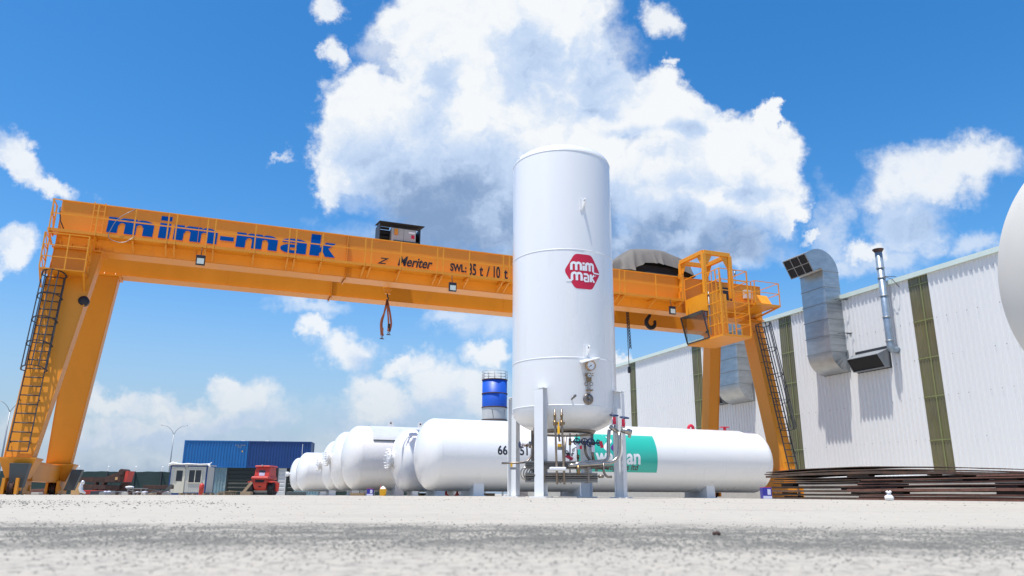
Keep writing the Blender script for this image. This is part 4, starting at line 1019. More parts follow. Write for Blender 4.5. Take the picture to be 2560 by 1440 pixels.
def crescent(x0, flip):
    L1 = []; L2 = []
    for k in range(15):
        t = k / 14; y = t * .64; sway = .13 * math.sin(t * math.pi * 1.9 + .3)
        wd = .02 + .20 * math.sin(math.pi * min(1, max(0, t))) ** .8
        L1.append((x0 + flip * (sway - wd * .5), y)); L2.append((x0 + flip * (sway + wd * .5), y))
    return [[L1[i], L2[i], L2[i + 1], L1[i + 1]] for i in range(14)]
part('emblem', poly_mb(crescent(0, -1), onT1(14.42, aZ(1.66), .008), .1), M_lwhite, T1)
part('emblem', poly_mb(crescent(0, -1), onT1(14.74, aZ(1.64), .009), .1), M_purple, T1)
part('lettering', text_mb('66', .46, onT1(9.82, aZ(1.45), .006), bold=.010, sx=.86, cuts=.1), M_black, T1)
part('lettering', text_mb('51', .46, onT1(10.69, aZ(1.45), .006), bold=.010, sx=.86, cuts=.1), M_black, T1)
mb = MB(); mb.lathe([(-.03, .06), (-.03, .17), (.03, .17), (.03, .06)], (10.95, 27.6, zc1_ + r1_ + .06), (0, 1, 0), 16); part('red_lug', mb, M_red, T1)
mb = MB(); mb.lathe([(-.03, .06), (-.03, .17), (.03, .17), (.03, .06)], (19.15, 27.6, zc1_ + r1_ + .04), (0, 1, 0), 16); part('red_lug', mb, M_red, T1)
mb = MB(); mb.cyl((20.9, 27.6, zc1_ + r1_ - .02), (20.9, 27.6, zc1_ + r1_ + .15), .06, 10); mb.box(20.72, 21.08, 27.5, 27.7, zc1_ + r1_ + .12, zc1_ + r1_ + .16); part('red_nozzle', mb, M_red, T1)
part('end_box', MB().box(22.68, 22.84, 27.2, 27.7, 1.25, 1.85), M_white, T1)
part('name_plate', poly_mb([[(0, 0), (.1, .0), (.1, .06), (0, .06)]], onT1(19.35, aZ(.55), .01), .1), M_white, T1)

# ------------------------------------------------------------------ vertical cryogenic tank
VC = Vector((1.12, 16.0)); VR = 1.105
vg = gz(VC.x, VC.y)
V = thing('vertical_tank', 'tall white vertical tank on four legs with a red hexagon emblem and pipework under it', 'storage tank', (VC.x, VC.y, vg))
zA, zB = 1.76, 7.25
prof = [(zA - .50 * math.cos(math.pi / 2 * k / 14), VR * math.sin(math.pi / 2 * k / 14) ** .82) for k in range(15)] + [(zB + .36 * math.sin(math.pi / 2 * k / 14), VR * math.cos(math.pi / 2 * k / 14) ** .82) for k in range(15)]
part('shell', MB().lathe(prof, (VC.x, VC.y, 0), n=128), M_tank, V)
mb = MB()
for z in (zA, 2.71, 4.99, zB):
    mb.lathe([(-.012, VR + .0005), (-.006, VR + .006), (.006, VR + .006), (.012, VR + .0005)], (VC.x, VC.y, z), n=128)
def von(ang, z, off=0): return Vector((VC.x + math.sin(ang) * (VR + off), VC.y - math.cos(ang) * (VR + off), z))
for ang, z0, z1 in ((R(48), 2.71, 4.99), (R(64), 4.99, zB), (R(58), zA, 2.71)): mb.beam(von(ang, z0, .001), von(ang, z1, .001), .01, .008, von(ang, 0, 1) - von(ang, 0))
part('weld_seam', mb, M_tank2, V)
def vhit(u, v, off=0):
    d = (u - 1280) / FPX * CR + (720 - v) / FPX * CU + Fw; rr = VR + off
    a = d.x ** 2 + d.y ** 2; b = -2 * (d.x * VC.x + d.y * VC.y); c = VC.x ** 2 + VC.y ** 2 - rr * rr
    k = (-b - math.sqrt(max(0, b * b - 4 * a * c))) / (2 * a); return CAM + d * k
def vang(p): return math.atan2(p.x - VC.x, VC.y - p.y)
# emblem
pc_ = vhit(1459, 679); ac, zc_ = vang(pc_), pc_.z
def onV(off): return lambda s, t: von(ac + s / VR, zc_ + t, off)
def hexa_poly(rx, ry, rc=.07):
    pts = [(-rx, 0), (-rx * .46, ry), (rx * .46, ry), (rx, 0), (rx * .46, -ry), (-rx * .46, -ry)]; out = []
    for i in range(6):
        a, b, c = Vector(pts[i - 1]), Vector(pts[i]), Vector(pts[(i + 1) % 6]); p = b + (a - b).normalized() * rc; q = b + (c - b).normalized() * rc
        for k in range(6):
            f = k / 5; w = p * (1 - f) ** 2 + b * 2 * f * (1 - f) + q * f * f; out.append((w.x, w.y))
    return out
em = part('emblem', poly_mb([hexa_poly(.415, .375)], onV(.003), .05), M_red, V)
SW = .052
def archm(x, y, w, h):      # rounded lower-case m made from two arches
    r = w / 4; out = []
    out += stroke([(x, y), (x, y + h - r)], SW)
    for c in (x + r, x + 3 * r): out += stroke([(c + r * math.cos(math.pi - math.pi * k / 8), y + h - r + r * math.sin(math.pi * k / 8)) for k in range(9)], SW)
    out += stroke([(x + 2 * r, y), (x + 2 * r, y + h - r)], SW); out += stroke([(x + 4 * r, y), (x + 4 * r, y + h - r)], SW)
    return out
pl = []
pl += archm(-.265, .02, .205, .16); pl += stroke([(.0, .02), (.0, .125)], SW); pl += stroke([(.0, .155), (.0, .195)], SW); pl += archm(.055, .02, .17, .16)
pl += stroke([(.225, .02), (.25, -.005), (.40, -.005)], .03)
pl += archm(-.255, -.20, .205, .16); pl += stroke([(-.255, -.205), (-.38, -.205)], .045)
pl += stroke([(.0, -.055), (.075, -.055), (.105, -.08), (.105, -.205), (.03, -.205), (.01, -.18), (.02, -.135), (.07, -.135)], .045)
pl += stroke([(.165, -.21), (.165, -.045)], SW); pl += stroke([(.25, -.05), (.185, -.12), (.25, -.21)], .045)
pl += stroke([(.29 + .012 * math.cos(k), -.06 + .012 * math.sin(k)) for k in range(7)], .006)
part('emblem_lettering', poly_mb(pl, onV(.006), .06), M_lwhite, em)
# lugs
def vlug(u, v):
    p = vhit(u, v); a = vang(p); z = p.z; mb = MB()
    ex = von(a + .01, z) - von(a - .01, z); ex.normalize(); n = (von(a, z, 1) - von(a, z)); up = Vector((0, 0, 1)); c = von(a, z, 0)
    def pt(x, d, h): return c + ex * x + n * d + up * h
    mb.hexa([pt(-.06, -.01, -.13), pt(.06, -.01, -.13), pt(.06, .012, -.13), pt(-.06, .012, -.13)], [pt(-.06, -.01, .13), pt(.06, -.01, .13), pt(.06, .012, .13), pt(-.06, .012, .13)])
    poly = [(.01, -.1), (.16, .02), (.17, .07), (.13, .1), (.01, .11)]
    mb.prism(poly, lambda d, h, x: pt(x, d, h), -.012, .012)
    l = part('lifting_lug', mb, M_tank2, V); part('lug_eye', MB().cyl(pt(-.014, .12, .055), pt(.014, .12, .055), .02, 10), M_dark, l)
vlug(1456, 512); vlug(1466, 878)
mb = MB(); p = von(R(-62), 7.38, -.04); mb.prism([(-.05, -.05), (.05, -.05), (.05, .1), (.03, .15), (-.03, .15), (-.05, .1)], lambda a, b, d: p + Vector((a, d, b)), -.01, .01); part('lifting_lug', mb, M_tank2, V)
# legs
def vleg(deg):
    a = R(deg); rd = Vector((math.cos(a), math.sin(a), 0)); tg = Vector((-math.sin(a), math.cos(a), 0)); c = Vector((VC.x, VC.y, 0)) + rd * (VR + .09)
    g = gz(c.x, c.y); mb = MB()
    def q(r, s, z): return c + rd * r + tg * s + Vector((0, 0, z))
    ht = .095; zt = 2.1
    def pl(r0, r1, s0, s1, z0, z1a, z1b): mb.hexa([q(r0, s0, z0), q(r1, s0, z0), q(r1, s1, z0), q(r0, s1, z0)], [q(r0, s0, z1a), q(r1, s0, z1b), q(r1, s1, z1b), q(r0, s1, z1a)])
    pl(.085, .10, -ht, ht, g + .025, zt - .04, zt - .05)      # outer flange
    pl(-.10, -.085, -ht, ht, g + .025, zt, zt)      # inner flange
    pl(-.085, .085, -.007, .007, g + .025, zt, zt - .04)  # web
    pl(-.10, .10, -ht, ht, zt, zt + .012, zt - .028)
    l = part('leg', mb, M_white, V)
    mb = MB(); pl2 = [(-.18, -.17), (.18, -.17), (.18, .17), (-.18, .17)]
    mb.hexa([q(x, y, g) for x, y in pl2], [q(x, y, g + .022) for x, y in pl2]); part('base_plate', mb, M_white, l)
for d in (243, 333, 63, 153): vleg(d)
# skirt ring under the bottom head + support cone
part('skirt_ring', MB().lathe([(1.26, .60), (1.34, .66), (1.36, .62), (1.28, .56), (1.26, .60)], (VC.x, VC.y, 0), n=48), M_ss, V)
# gauge group
Yg = vhit(1475, 940).y - .07
def pipe(pts, r=.022, name='pipe', m=M_ss, rb=.09, par=None, n=10):
    return part(name, MB().tube(bend([Vector(p) for p in pts], rb), r, n), m, par or V)
def G(u, v, dy=0): return P(u, v, Yg + dy)
mb = MB(); c = G(1473, 898, .02); mb.hexa([c + Vector((-.22, .1, -.02)), c + Vector((-.16, -.13, -.10)), c + Vector((.20, -.13, .0)), c + Vector((.22, .1, .02))], [c + Vector((-.22, .1, .0)), c + Vector((-.16, -.13, -.08)), c + Vector((.20, -.13, .02)), c + Vector((.22, .1, .04))])
mb.hexa([c + Vector((-.17, -.12, -.10)), c + Vector((-.15, -.12, -.10)), c + Vector((-.20, .1, -.02)), c + Vector((-.22, .1, -.02))], [c + Vector((-.17, -.12, -.08)), c + Vector((-.15, -.12, -.08)), c + Vector((-.20, .1, .0)), c + Vector((-.22, .1, .0))])
part('gauge_canopy', mb, M_white, V)
def gauge(c, r, rim, n=Vector((.28, -.95, .0))):
    g = part('pressure_gauge', MB().lathe([(-.05, r * .6), (-.05, r), (.03, r), (.03, r * .88), (.0, r * .86)], c, n, 28), rim, V)
    part('dial', MB().lathe([(.012, .001), (.012, r * .87)], c, n, 28), M_lwhite, g)
    nn = n.normalized(); ex = nn.cross(Vector((0, 0, 1))).normalized(); o = c + nn * .016
    mb = MB(); up = Vector((0, 0, 1))
    mb.beam(o, o + (-ex * -.6 - up * .5).normalized() * r * .6, .008, .004, nn)
    for k in range(11):
        a = R(-135 + 27 * k); d = ex * math.sin(a) + up * math.cos(a); mb.beam(o + d * r * .7, o + d * r * .8, r * .05, .003, nn)
    mb.cyl(o, o + nn * .008, r * .13, 8); part('needle', mb, M_black, g)
gauge(G(1477, 914, -.05), .098, mat('bronze_gauge_rim', (.50, .30, .16), .35, metal=.5, var=.1))
gauge(G(1473, 939, -.04), .042, M_ssb)
mb = MB()
for u in (1464, 1482): mb.cyl(G(u, 939, .0), G(u, 939, -.05), .014, 8); mb.cyl(G(u, 934, .0), G(u, 934, -.05), .014, 8)
mb.box(G(1466, 930).x, G(1478, 930).x, Yg - .03, Yg + .05, G(0, 946).z, G(0, 926).z); part('valve_manifold', mb, M_brass, V)
for u in (1470, 1475): pipe([G(u, 944), G(u, 965), G(u, 985)], .009, 'capillary_pipe', M_ss)
for u in (1466, 1478): part('coil_loop', MB().tube([G(u, 960) + Vector((math.cos(k * .55) * .034, 0, math.sin(k * .55) * .034)) for k in range(12)], .007, 6), M_ss, V)
mb = MB(); mb.cyl(G(1469, 976, .02), G(1469, 976, -.04), .022, 8); mb.cyl(G(1478, 976, .02), G(1478, 976, -.04), .022, 8); mb.cyl(G(1464, 975), G(1483, 975), .012, 8); part('small_valve', mb, M_brass, V)
pb = vhit(1470, 998); n = (von(vang(pb), 0, 1) - von(vang(pb), 0)); part('round_cover', MB().lathe([(-.01, .01), (.035, .01), (.035, .102), (.02, .108), (-.01, .108)][::-1], pb, n, 28), M_ss, V)
part('cover_bolt', MB().cyl(pb + n * .03 + Vector((0, 0, .035)), pb + n * .07 + Vector((0, 0, .035)), .018, 8).cyl(pb + n * .03 - Vector((0, 0, .045)), pb + n * .06 - Vector((0, 0, .045)), .014, 8), M_ssb, V)
pb = vhit(1429, 998); n = (von(vang(pb), 0, 1) - von(vang(pb), 0)); part('stub_nozzle', MB().cyl(pb, pb + n * .12 + Vector((.03, 0, .03)), .016, 8).cyl(pb + n * .11 + Vector((.03, 0, .03)), pb + n * .19 + Vector((.05, 0, .05)), .024, 8), M_ss, V)
pb = vhit(1337, 1078, 0); part('stub_nozzle', MB().cyl(P(1337, 1068, 15.1), P(1337, 1079, 15.1), .028, 10).cyl(P(1337, 1078, 15.1), P(1337, 1085, 15.1), .032, 10), M_ss, V)

def wheel(c, n, r=.058, tag=None):
    n = Vector(n).normalized(); w = MB(); a = n.orthogonal().normalized(); b = n.cross(a)
    ring = [c + (a * math.cos(2 * math.pi * k / 18) + b * math.sin(2 * math.pi * k / 18)) * r * (1 + .07 * (k % 3 == 0)) for k in range(18)]
    w.tube(ring, r * .2, 6, closed=True)
    for k in range(5): w.beam(c, c + (a * math.cos(2 * math.pi * k / 5) + b * math.sin(2 * math.pi * k / 5)) * r, r * .2, r * .12, n)
    w.cyl(c - n * .015, c + n * .02, r * .25, 8)
    h = part('handwheel', w, M_wheel, V)
    part('valve_stem', MB().cyl(c, c - n * .14, .012, 8).cyl(c - n * .09, c - n * .18, .03, 10), M_brass, h)
    if tag:
        t0 = c + Vector(tag[0]); m = tag[1]; e = Vector(tag[2]); s = Vector((e.z, 0, -e.x)).normalized() * .03
        part('valve_tag', MB().hexa([t0 - s, t0 + s, t0 + s + Vector((0, .003, 0)), t0 - s + Vector((0, .003, 0))], [t0 + e - s * 1.1, t0 + e + s * 1.1, t0 + e + s * 1.1 + Vector((0, .003, 0)), t0 + e - s * 1.1 + Vector((0, .003, 0))]), m, h)
Yv = 15.15
wheel(P(1442, 1104, Yv), (-.2, -1, .1), .06, ((.01, -.02, -.04), M_tagw, (.02, 0, -.11))); part('valve_tag', MB().box(PX(1451, Yv), PX(1457, Yv), Yv - .03, Yv - .026, P(0, 1116, Yv).z, P(0, 1107, Yv).z), M_tagr, V)
wheel(P(1461, 1104, Yv), (-.1, -1, .1), .06)
wheel(P(1477, 1107, Yv), (0, -1, .1), .075, ((.04, -.02, -.05), M_tagw, (.0, 0, -.13)))
wheel(P(1496, 1107, Yv), (.75, -.7, .1), .055, ((.04, -.03, .03), M_tagr, (.03, 0, -.13)))
wheel(P(1415, 1133, Yv), (-.5, -1, .1), .05, ((.0, -.02, -.05), M_tagr, (.13, 0, -.07)))
wheel(P(1299, 1112, 15.6), (-1, -.25, .05), .055, ((.04, -.01, .02), M_tagw, (.06, 0, -.04)))
wheel(P(1535, 1038, 15.2), (.1, -.2, 1), .075, ((-.0, -.03, -.04), M_tagr, (.0, 0, -.14)))
wheel(P(1561, 1044, 15.1), (.1, -.2, 1), .08, ((-.03, -.03, -.03), M_tagr, (.0, 0, -.15)))
for (u, v, u2, v2, y) in ((1534, 1044, 1532, 1066, 15.2), (1561, 1050, 1555, 1070, 15.1)):
    part('valve_yoke', MB().tube([P(u, v, y), P(u2, v2, y)], .03, 10), M_tagw, V)
part('valve_body', MB().cyl(P(1524, 1066, 15.2), P(1545, 1080, 15.2), .04, 12).lathe([(-.05, .05), (.05, .05)], P(1533, 1070, 15.2), n=10, caps=True), M_ssb, V)
part('valve_body', MB().cyl(P(1553, 1074, 15.1), P(1579, 1083, 15.1), .055, 12).cyl(P(1577, 1074, 15.1), P(1573, 1094, 15.1), .03, 10).cyl(P(1567, 1072, 15.1), P(1566, 1084, 15.1), .075, 12), M_ssb, V)
# main U pipes on the right
pipe([P(1523, 1074, 15.2), P(1521, 1100, 15.2), P(1521, 1150, 15.2), P(1500, 1154, 15.1), P(1458, 1155, 14.9), P(1435, 1163, 14.8)], .036, m=M_ssb, rb=.13)
pipe([P(1548, 1082, 15.15), P(1549, 1110, 15.15), P(1547, 1142, 15.15), P(1530, 1157, 15.1), P(1490, 1160, 14.95), P(1440, 1163, 14.8), P(1420, 1164, 14.8)], .036, m=M_ssb, rb=.2)
pipe([P(1509, 1158, 15.0), P(1509, 1180, 15.0), P(1516, 1192, 15.0), P(1530, 1192, 15.0)], .024, rb=.08)
pipe([P(1440, 1168, 14.85), P(1532, 1166, 15.2)], .02)
pipe([P(1425, 1166, 15.1), P(1520, 1170, 15.4)], .028)
pipe([P(1462, 1112, Yv + .1), P(1464, 1135, Yv + .1), P(1476, 1152, Yv + .1), P(1500, 1158, Yv + .2)], .026, rb=.12)
pipe([P(1480, 1085, Yv + .1), P(1480, 1125, Yv + .1), P(1484, 1150, Yv + .1)], .03)
pipe([P(1442, 1085, Yv + .1), P(1442, 1112, Yv + .1), P(1444, 1150, Yv + .1)], .012)
pipe([P(1425, 1083, Yv), P(1425, 1190, Yv), P(1428, 1208, Yv - .1)], .013)
pipe([P(1427, 1105, Yv), P(1442, 1104, Yv + .12), P(1500, 1108, Yv + .12)], .018)
part('tee_fitting', MB().cyl(P(1425, 1096, Yv), P(1425, 1113, Yv), .028, 10), M_brass, V)
part('tee_fitting', MB().cyl(P(1445, 1137, Yv), P(1445, 1146, Yv), .028, 10).cyl(P(1445, 1140, Yv), P(1445, 1165, Yv), .017, 8), M_brass, V)
pipe([P(1442, 1118, Yv), P(1434, 1121, Yv), P(1431, 1135, Yv)], .008, 'capillary_pipe'); part('coil_loop', MB().tube([P(1434, 1125, Yv) + Vector((math.cos(k * .55) * .025, 0, math.sin(k * .55) * .025)) for k in range(12)], .006, 6), M_ss, V)
part('small_valve', MB().cyl(P(1430, 1134, Yv), P(1430, 1141, Yv), .014, 8).cyl(P(1428, 1135, Yv), P(1435, 1134, Yv), .01, 8), M_dark, V)
part('drop_pipe_fitting', MB().cyl(P(1446, 1164, 14.8), P(1446, 1185, 14.8), .035, 12), M_brass, V)
# twin vertical relief lines in front
for u in (1387, 1404):
    y = 14.72
    pipe([P(u, 1024, y), P(u + 1, 1060, y), P(u + 6 if u < 1400 else u + 7, 1211, y - .05)], .021)
    mb = MB(); mb.cyl(P(u, 1024, y), P(u, 1036, y), .018, 10); mb.cyl(P(u, 1035, y), P(u, 1042, y), .028, 10); mb.cyl(P(u, 1041, y), P(u, 1052, y), .024, 10); mb.cyl(P(u - 4, 1058, y), P(u + 8, 1058, y), .026, 10); mb.cyl(P(u, 1052, y), P(u, 1064, y), .034, 10)
    part('relief_valve', mb, M_brass, V)
part('yellow_lever', MB().beam(P(1396.5, 1066, 14.68), P(1396.5, 1085, 14.66), .045, .02, (0, 1, 0)).beam(P(1396, 1054, 14.7), P(1396.5, 1066, 14.68), .02, .015, (0, 1, 0)), M_yel, V, bevel=.006)
part('yellow_lever', MB().box(PX(1395, 14.75), PX(1405, 14.75), 14.7, 14.76, P(0, 1110, 14.75).z, P(0, 1103, 14.75).z), M_yel, V)
pipe([P(1397, 1086, 14.78), P(1399, 1104, 14.78)], .02); part('steel_block', MB().box(PX(1395, 14.8), PX(1406, 14.8), 14.76, 14.84, P(0, 1118, 14.8).z, P(0, 1110, 14.8).z), M_galv, V)
pipe([P(1414, 1092, 14.95), P(1411, 1150, 14.95), P(1410, 1190, 14.95), P(1400, 1206, 14.9)], .022)
# left fill line
pipe([P(1254, 1158, 15.3), P(1300, 1157, 15.3), P(1318, 1155, 15.35), P(1329, 1140, 15.4), P(1330, 1090, 15.5)], .02, rb=.3)
part('pipe_clamp', MB().box(PX(1276, 15.3), PX(1281, 15.3), 15.27, 15.33, P(0, 1161, 15.3).z, P(0, 1153, 15.3).z), M_yel, V)
part('pipe_clamp_bracket', MB().box(PX(1275, 15.35), PX(1290, 15.35), 15.3, 15.6, P(0, 1167, 15.35).z, P(0, 1162, 15.35).z), M_galv, V)
part('valve_body', MB().cyl(P(1318, 1112, 15.5), P(1333, 1112, 15.5), .03, 10).cyl(P(1327, 1104, 15.5), P(1327, 1120, 15.5), .045, 12), M_ss, V)
pipe([P(1304, 1113, 15.55), P(1320, 1112, 15.5)], .012)
part('tube_post', MB().box(PX(1328, 16.2), PX(1337, 16.2), 16.2, 16.28, .45, 1.45), M_ss, V)
# white tray on the front leg
part('tray_arm', MB().box(PX(1374, 14.7), PX(1416, 14.7), 14.62, 14.8, P(0, 1170, 14.7).z, P(0, 1161, 14.7).z), M_white, V, bevel=.02)
# vaporiser coil: two finned bars with U-bends
def finned(z0, z1, y, ua, ub):
    mb = MB(); x0, x1 = PX(ua, y), PX(ub, y)
    for k in range(3):
        z = z0 + (z1 - z0) * (k + .0) / 2; mb.box(x0, x1, y - .06, y + .06, z - .004, z + .004)
    mb.box(x0, x1, y - .003, y + .003, z0 - .02, z1 + .02); mb.cyl((x0, y, (z0 + z1) / 2), (x1, y, (z0 + z1) / 2), .018, 8)
    for s_ in (-1, 1): mb.hexa([(x0, y - .045, (z0 + z1) / 2 - s_ * .03), (x1, y - .045, (z0 + z1) / 2 - s_ * .03), (x1, y + .045, (z0 + z1) / 2 + s_ * .03), (x0, y + .045, (z0 + z1) / 2 + s_ * .03)], [(x0, y - .045, (z0 + z1) / 2 - s_ * .03 + .005), (x1, y - .045, (z0 + z1) / 2 - s_ * .03 + .005), (x1, y + .045, (z0 + z1) / 2 + s_ * .03 + .005), (x0, y + .045, (z0 + z1) / 2 + s_ * .03 + .005)])
    return mb
def zof(v, y): return P(0, v, y).z
for i, (va, vb) in enumerate(((1165, 1155), (1198, 1184))):
    for k, y in enumerate((14.95, 15.15, 15.35, 15.55)):
        f = part('finned_tube', finned(zof(va, y) + .01, zof(vb, y) + .05, y, 1313 + k * 3, (1478 if i == 0 else 1495) - k * 2), M_al, V)
for k in range(6):
    y = 14.95; u = 1314 + k * 7.5; zt, zb_ = zof(1165, y) + .02, zof(1193, y); r = (zt - zb_) / 2; c = Vector((PX(u, y), y + k * .07, (zt + zb_) / 2))
    part('u_bend', MB().tube([c + Vector((.10, 0, r))] + [c + Vector((-math.cos(a) * r * .9, 0, math.sin(a) * r)) for a in [math.pi / 2 - math.pi * j / 12 * -1 if False else math.pi / 2 - math.pi * j / 12 for j in range(13)]][::1] + [c + Vector((.10, 0, -r))] if False else [c + Vector((.1, 0, r))] + [c + Vector((-math.sin(math.pi * j / 12) * r * .85, 0, math.cos(math.pi * j / 12) * r)) for j in range(13)] + [c + Vector((.1, 0, -r))], .014, 8), M_ssb, V)
part('coil_end_fitting', MB().cyl(P(1495, 1191, 14.95), P(1510, 1191, 14.95), .022, 10).cyl(P(1497, 1191, 14.95), P(1508, 1191, 14.95), .032, 8), M_ss, V)
part('coil_frame', MB().box(PX(1313, 15.0), PX(1480, 15.0), 14.88, 15.62, zof(1182, 15) - .01, zof(1180, 15)), M_ss, V)
mb = MB()
for u in (1360, 1470): mb.box(PX(u, 15.1) - .02, PX(u, 15.1) + .02, 14.9, 15.6, zof(1200, 15.1), zof(1158, 15.1))
part('coil_support', mb, M_ss, V)

# near cream tank cut by the right edge
t = thing('pressure_vessel', 'large matt cream tank cut off by the right edge of the picture', 'storage tank', (8, 7.3, gz(8, 7.3)))
d = Vector((1, -.1, 0)).normalized(); r = 1.35; tip = P(2497, 672, 7.55) + Vector((.30, 0, 0))
prof = [(r * .5 + a, b) for a, b in head_profile(r, .5, 20)] + [(r * .5 + 4.2, r)] + [(r * .5 + 4.2 - a, b) for a, b in head_profile(r, .5, 12)[::-1]]
prof = [(a, max(b, .001)) for a, b in prof]
tc_ = tip
part('shell', MB().lathe(prof, tc_, d, 96), M_cream, t)
sd = MB(); g = gz(8, 8)
for q in (1.4, 3.4):
    c = tc_ + d * q; sd.box(c.x - .15, c.x + .15, c.y - .6, c.y + .6, g, c.z - r * .8)
    sd.box(c.x - .3, c.x + .3, c.y - .8, c.y + .8, g, g + .12)
part('support_stand', sd, M_grey, t)

# ------------------------------------------------------------------ shipping containers
def wframe(ox, oy, ang):
    ca, sa = math.cos(ang), math.sin(ang); return lambda x, y, z: Vector((ox + x * ca - y * sa, oy + x * sa + y * ca, z))
def container(ox, oy, z0, ang, m, label, length=6.06, pitch=.28, horizontal=False, doors=False):
    H, Wd = 2.59, 2.44; f = wframe(ox, oy, ang)
    t = thing('shipping_container', label, 'container', f(length / 2, Wd / 2, z0), group='shipping containers behind the cabin')
    def tbox(mb, x0, x1, y0, y1, za, zb): mb.hexa([f(x0, y0, z0 + za), f(x1, y0, z0 + za), f(x1, y1, z0 + za), f(x0, y1, z0 + za)], [f(x0, y0, z0 + zb), f(x1, y0, z0 + zb), f(x1, y1, z0 + zb), f(x0, y1, z0 + zb)])
    mb = MB()
    for x in (0, length - .12):
        for y in (0, Wd - .12): tbox(mb, x, x + .12, y, y + .12, 0, H)
    for za, zb in ((0, .16), (H - .1, H)):
        tbox(mb, .12, length - .12, 0, .1, za, zb); tbox(mb, .12, length - .12, Wd - .1, Wd, za, zb); tbox(mb, 0, .1, .12, Wd - .12, za, zb); tbox(mb, length - .1, length, .12, Wd - .12, za, zb)
    part('frame', mb, m, t)
    mb = MB()
    for side, (y, s) in enumerate(((.03, 1), (Wd - .03, -1))):
        if horizontal and side == 0:
            pr = []; n = 6; p = (H - .26) / n
            for i in range(n): a = .16 + i * p; pr += [(a, 0), (a + p * .5, 0), (a + p * .62, .05), (a + p * .88, .05)]
            pr.append((H - .1, 0))
            v = [f(.12, y + q, z0 + a) for a, q in pr] + [f(length - .12, y + q, z0 + a) for a, q in pr]; k = len(pr)
            mb.add(v, [(i, i + 1, k + i + 1, k + i) for i in range(k - 1)])
        else:
            pr = []; n = max(1, round((length - .24) / pitch)); p = (length - .24) / n
            for i in range(n): a = .12 + i * p; pr += [(a, 0), (a + p * .26, 0), (a + p * .5, .045), (a + p * .76, .045)]
            pr.append((length - .12, 0))
            v = [f(a, y + s * q, z0 + .16) for a, q in pr] + [f(a, y + s * q, z0 + H - .1) for a, q in pr]; k = len(pr)
            mb.add(v, [(i, i + 1, k + i + 1, k + i) for i in range(k - 1)])
    tbox(mb, .04, .06, .12, Wd - .12, .16, H - .1); tbox(mb, length - .06, length - .04, .12, Wd - .12, .16, H - .1)
    part('side_panel', mb, m, t)
    mb = MB(); tbox(mb, .1, length - .1, .1, Wd - .1, H - .06, H - .02); part('roof', mb, m, t)
    if doors:
        mb = MB()
        for x in (.35, .75, 1.55, 1.95):
            if x < length - .2: tbox(mb, x, x + .03, -.04, -.01, .12, H - .1)
        part('lock_rod', mb, M_galv, t)
    return t, f
CA = R(7)
cg_ = -.18
def along(n): return (-32.05 + n * 6.1 * math.cos(CA), 75.2 + n * 6.1 * math.sin(CA))
c1, f1 = container(*along(0), cg_ + 2.6, CA, M_cblue, 'bright blue ribbed shipping container on the upper level, left one')
c2, f2 = container(*along(1), cg_ + 2.6, CA, M_cnavy, 'darker navy ribbed shipping container on the upper level, right one')
def marks(f, par, x, z, widths, h, base):      # worn stencilled characters, unreadable at this distance
    mb = MB(); k = x
    for w in widths:
        if w > 0: mb.hexa([f(k, -.012, base + z), f(k + w, -.012, base + z), f(k + w, 0, base + z), f(k, 0, base + z)], [f(k, -.012, base + z + h), f(k + w * .8, -.012, base + z + h), f(k + w * .8, 0, base + z + h), f(k, 0, base + z + h)])
        k += abs(w) + .035
    part('container_marking', mb, M_al, par)
marks(f1, c1, 4.85, 2.12, (.06, .05, .07, .05, -.08, .06, .03, .07, .05, .06, .05), .09, cg_ + 2.6); marks(f1, c1, 5.1, 1.95, (.06, .05, .05, .07), .08, cg_ + 2.6)
part('container_placard', MB().hexa([f1(5.5, -.012, cg_ + 4.1), f1(5.6, -.012, cg_ + 4.1), f1(5.6, .0, cg_ + 4.1), f1(5.5, .0, cg_ + 4.1)], [f1(5.5, -.012, cg_ + 4.25), f1(5.6, -.012, cg_ + 4.25), f1(5.6, .0, cg_ + 4.25), f1(5.5, .0, cg_ + 4.25)]), M_yel, c1)
part('marking_stripe', MB().hexa([f2(5.2, -.012, cg_ + 3.9), f2(5.24, -.012, cg_ + 3.9), f2(5.24, .0, cg_ + 3.9), f2(5.2, .0, cg_ + 3.9)], [f2(5.2, -.012, cg_ + 4.95), f2(5.24, -.012, cg_ + 4.95), f2(5.24, .0, cg_ + 4.95), f2(5.2, .0, cg_ + 4.95)]), M_lwhite, c2)
def lower(u0, m, label, L_, **k):
    x, y = along(0); n = (PX(u0, 75.6) + 32.05) / (6.1 * math.cos(CA)); x, y = along(n); return container(x, y + .15, cg_, CA, m, label, length=L_, **k)
lower(468, M_cteal, 'short faded teal container under the bright blue one, mostly hidden by the cabin', 3.55)
lower(560, M_cgrn, 'dark green container with horizontal ribs below the bright blue container', 2.55, horizontal=True)
lower(626, M_cgrn, 'dark green container with horizontal ribs directly behind the red machine', 2.1, horizontal=True)
lower(683, M_silow, 'narrow white ribbed container end just right of the red machine', .85, horizontal=True)
lower(706, M_cgrn, 'narrow dark green container between the white end and the faded teal one', .75, horizontal=True)
lower(726, M_cteal, 'faded teal container with vertical ribs beside the farthest white tank', 2.9)

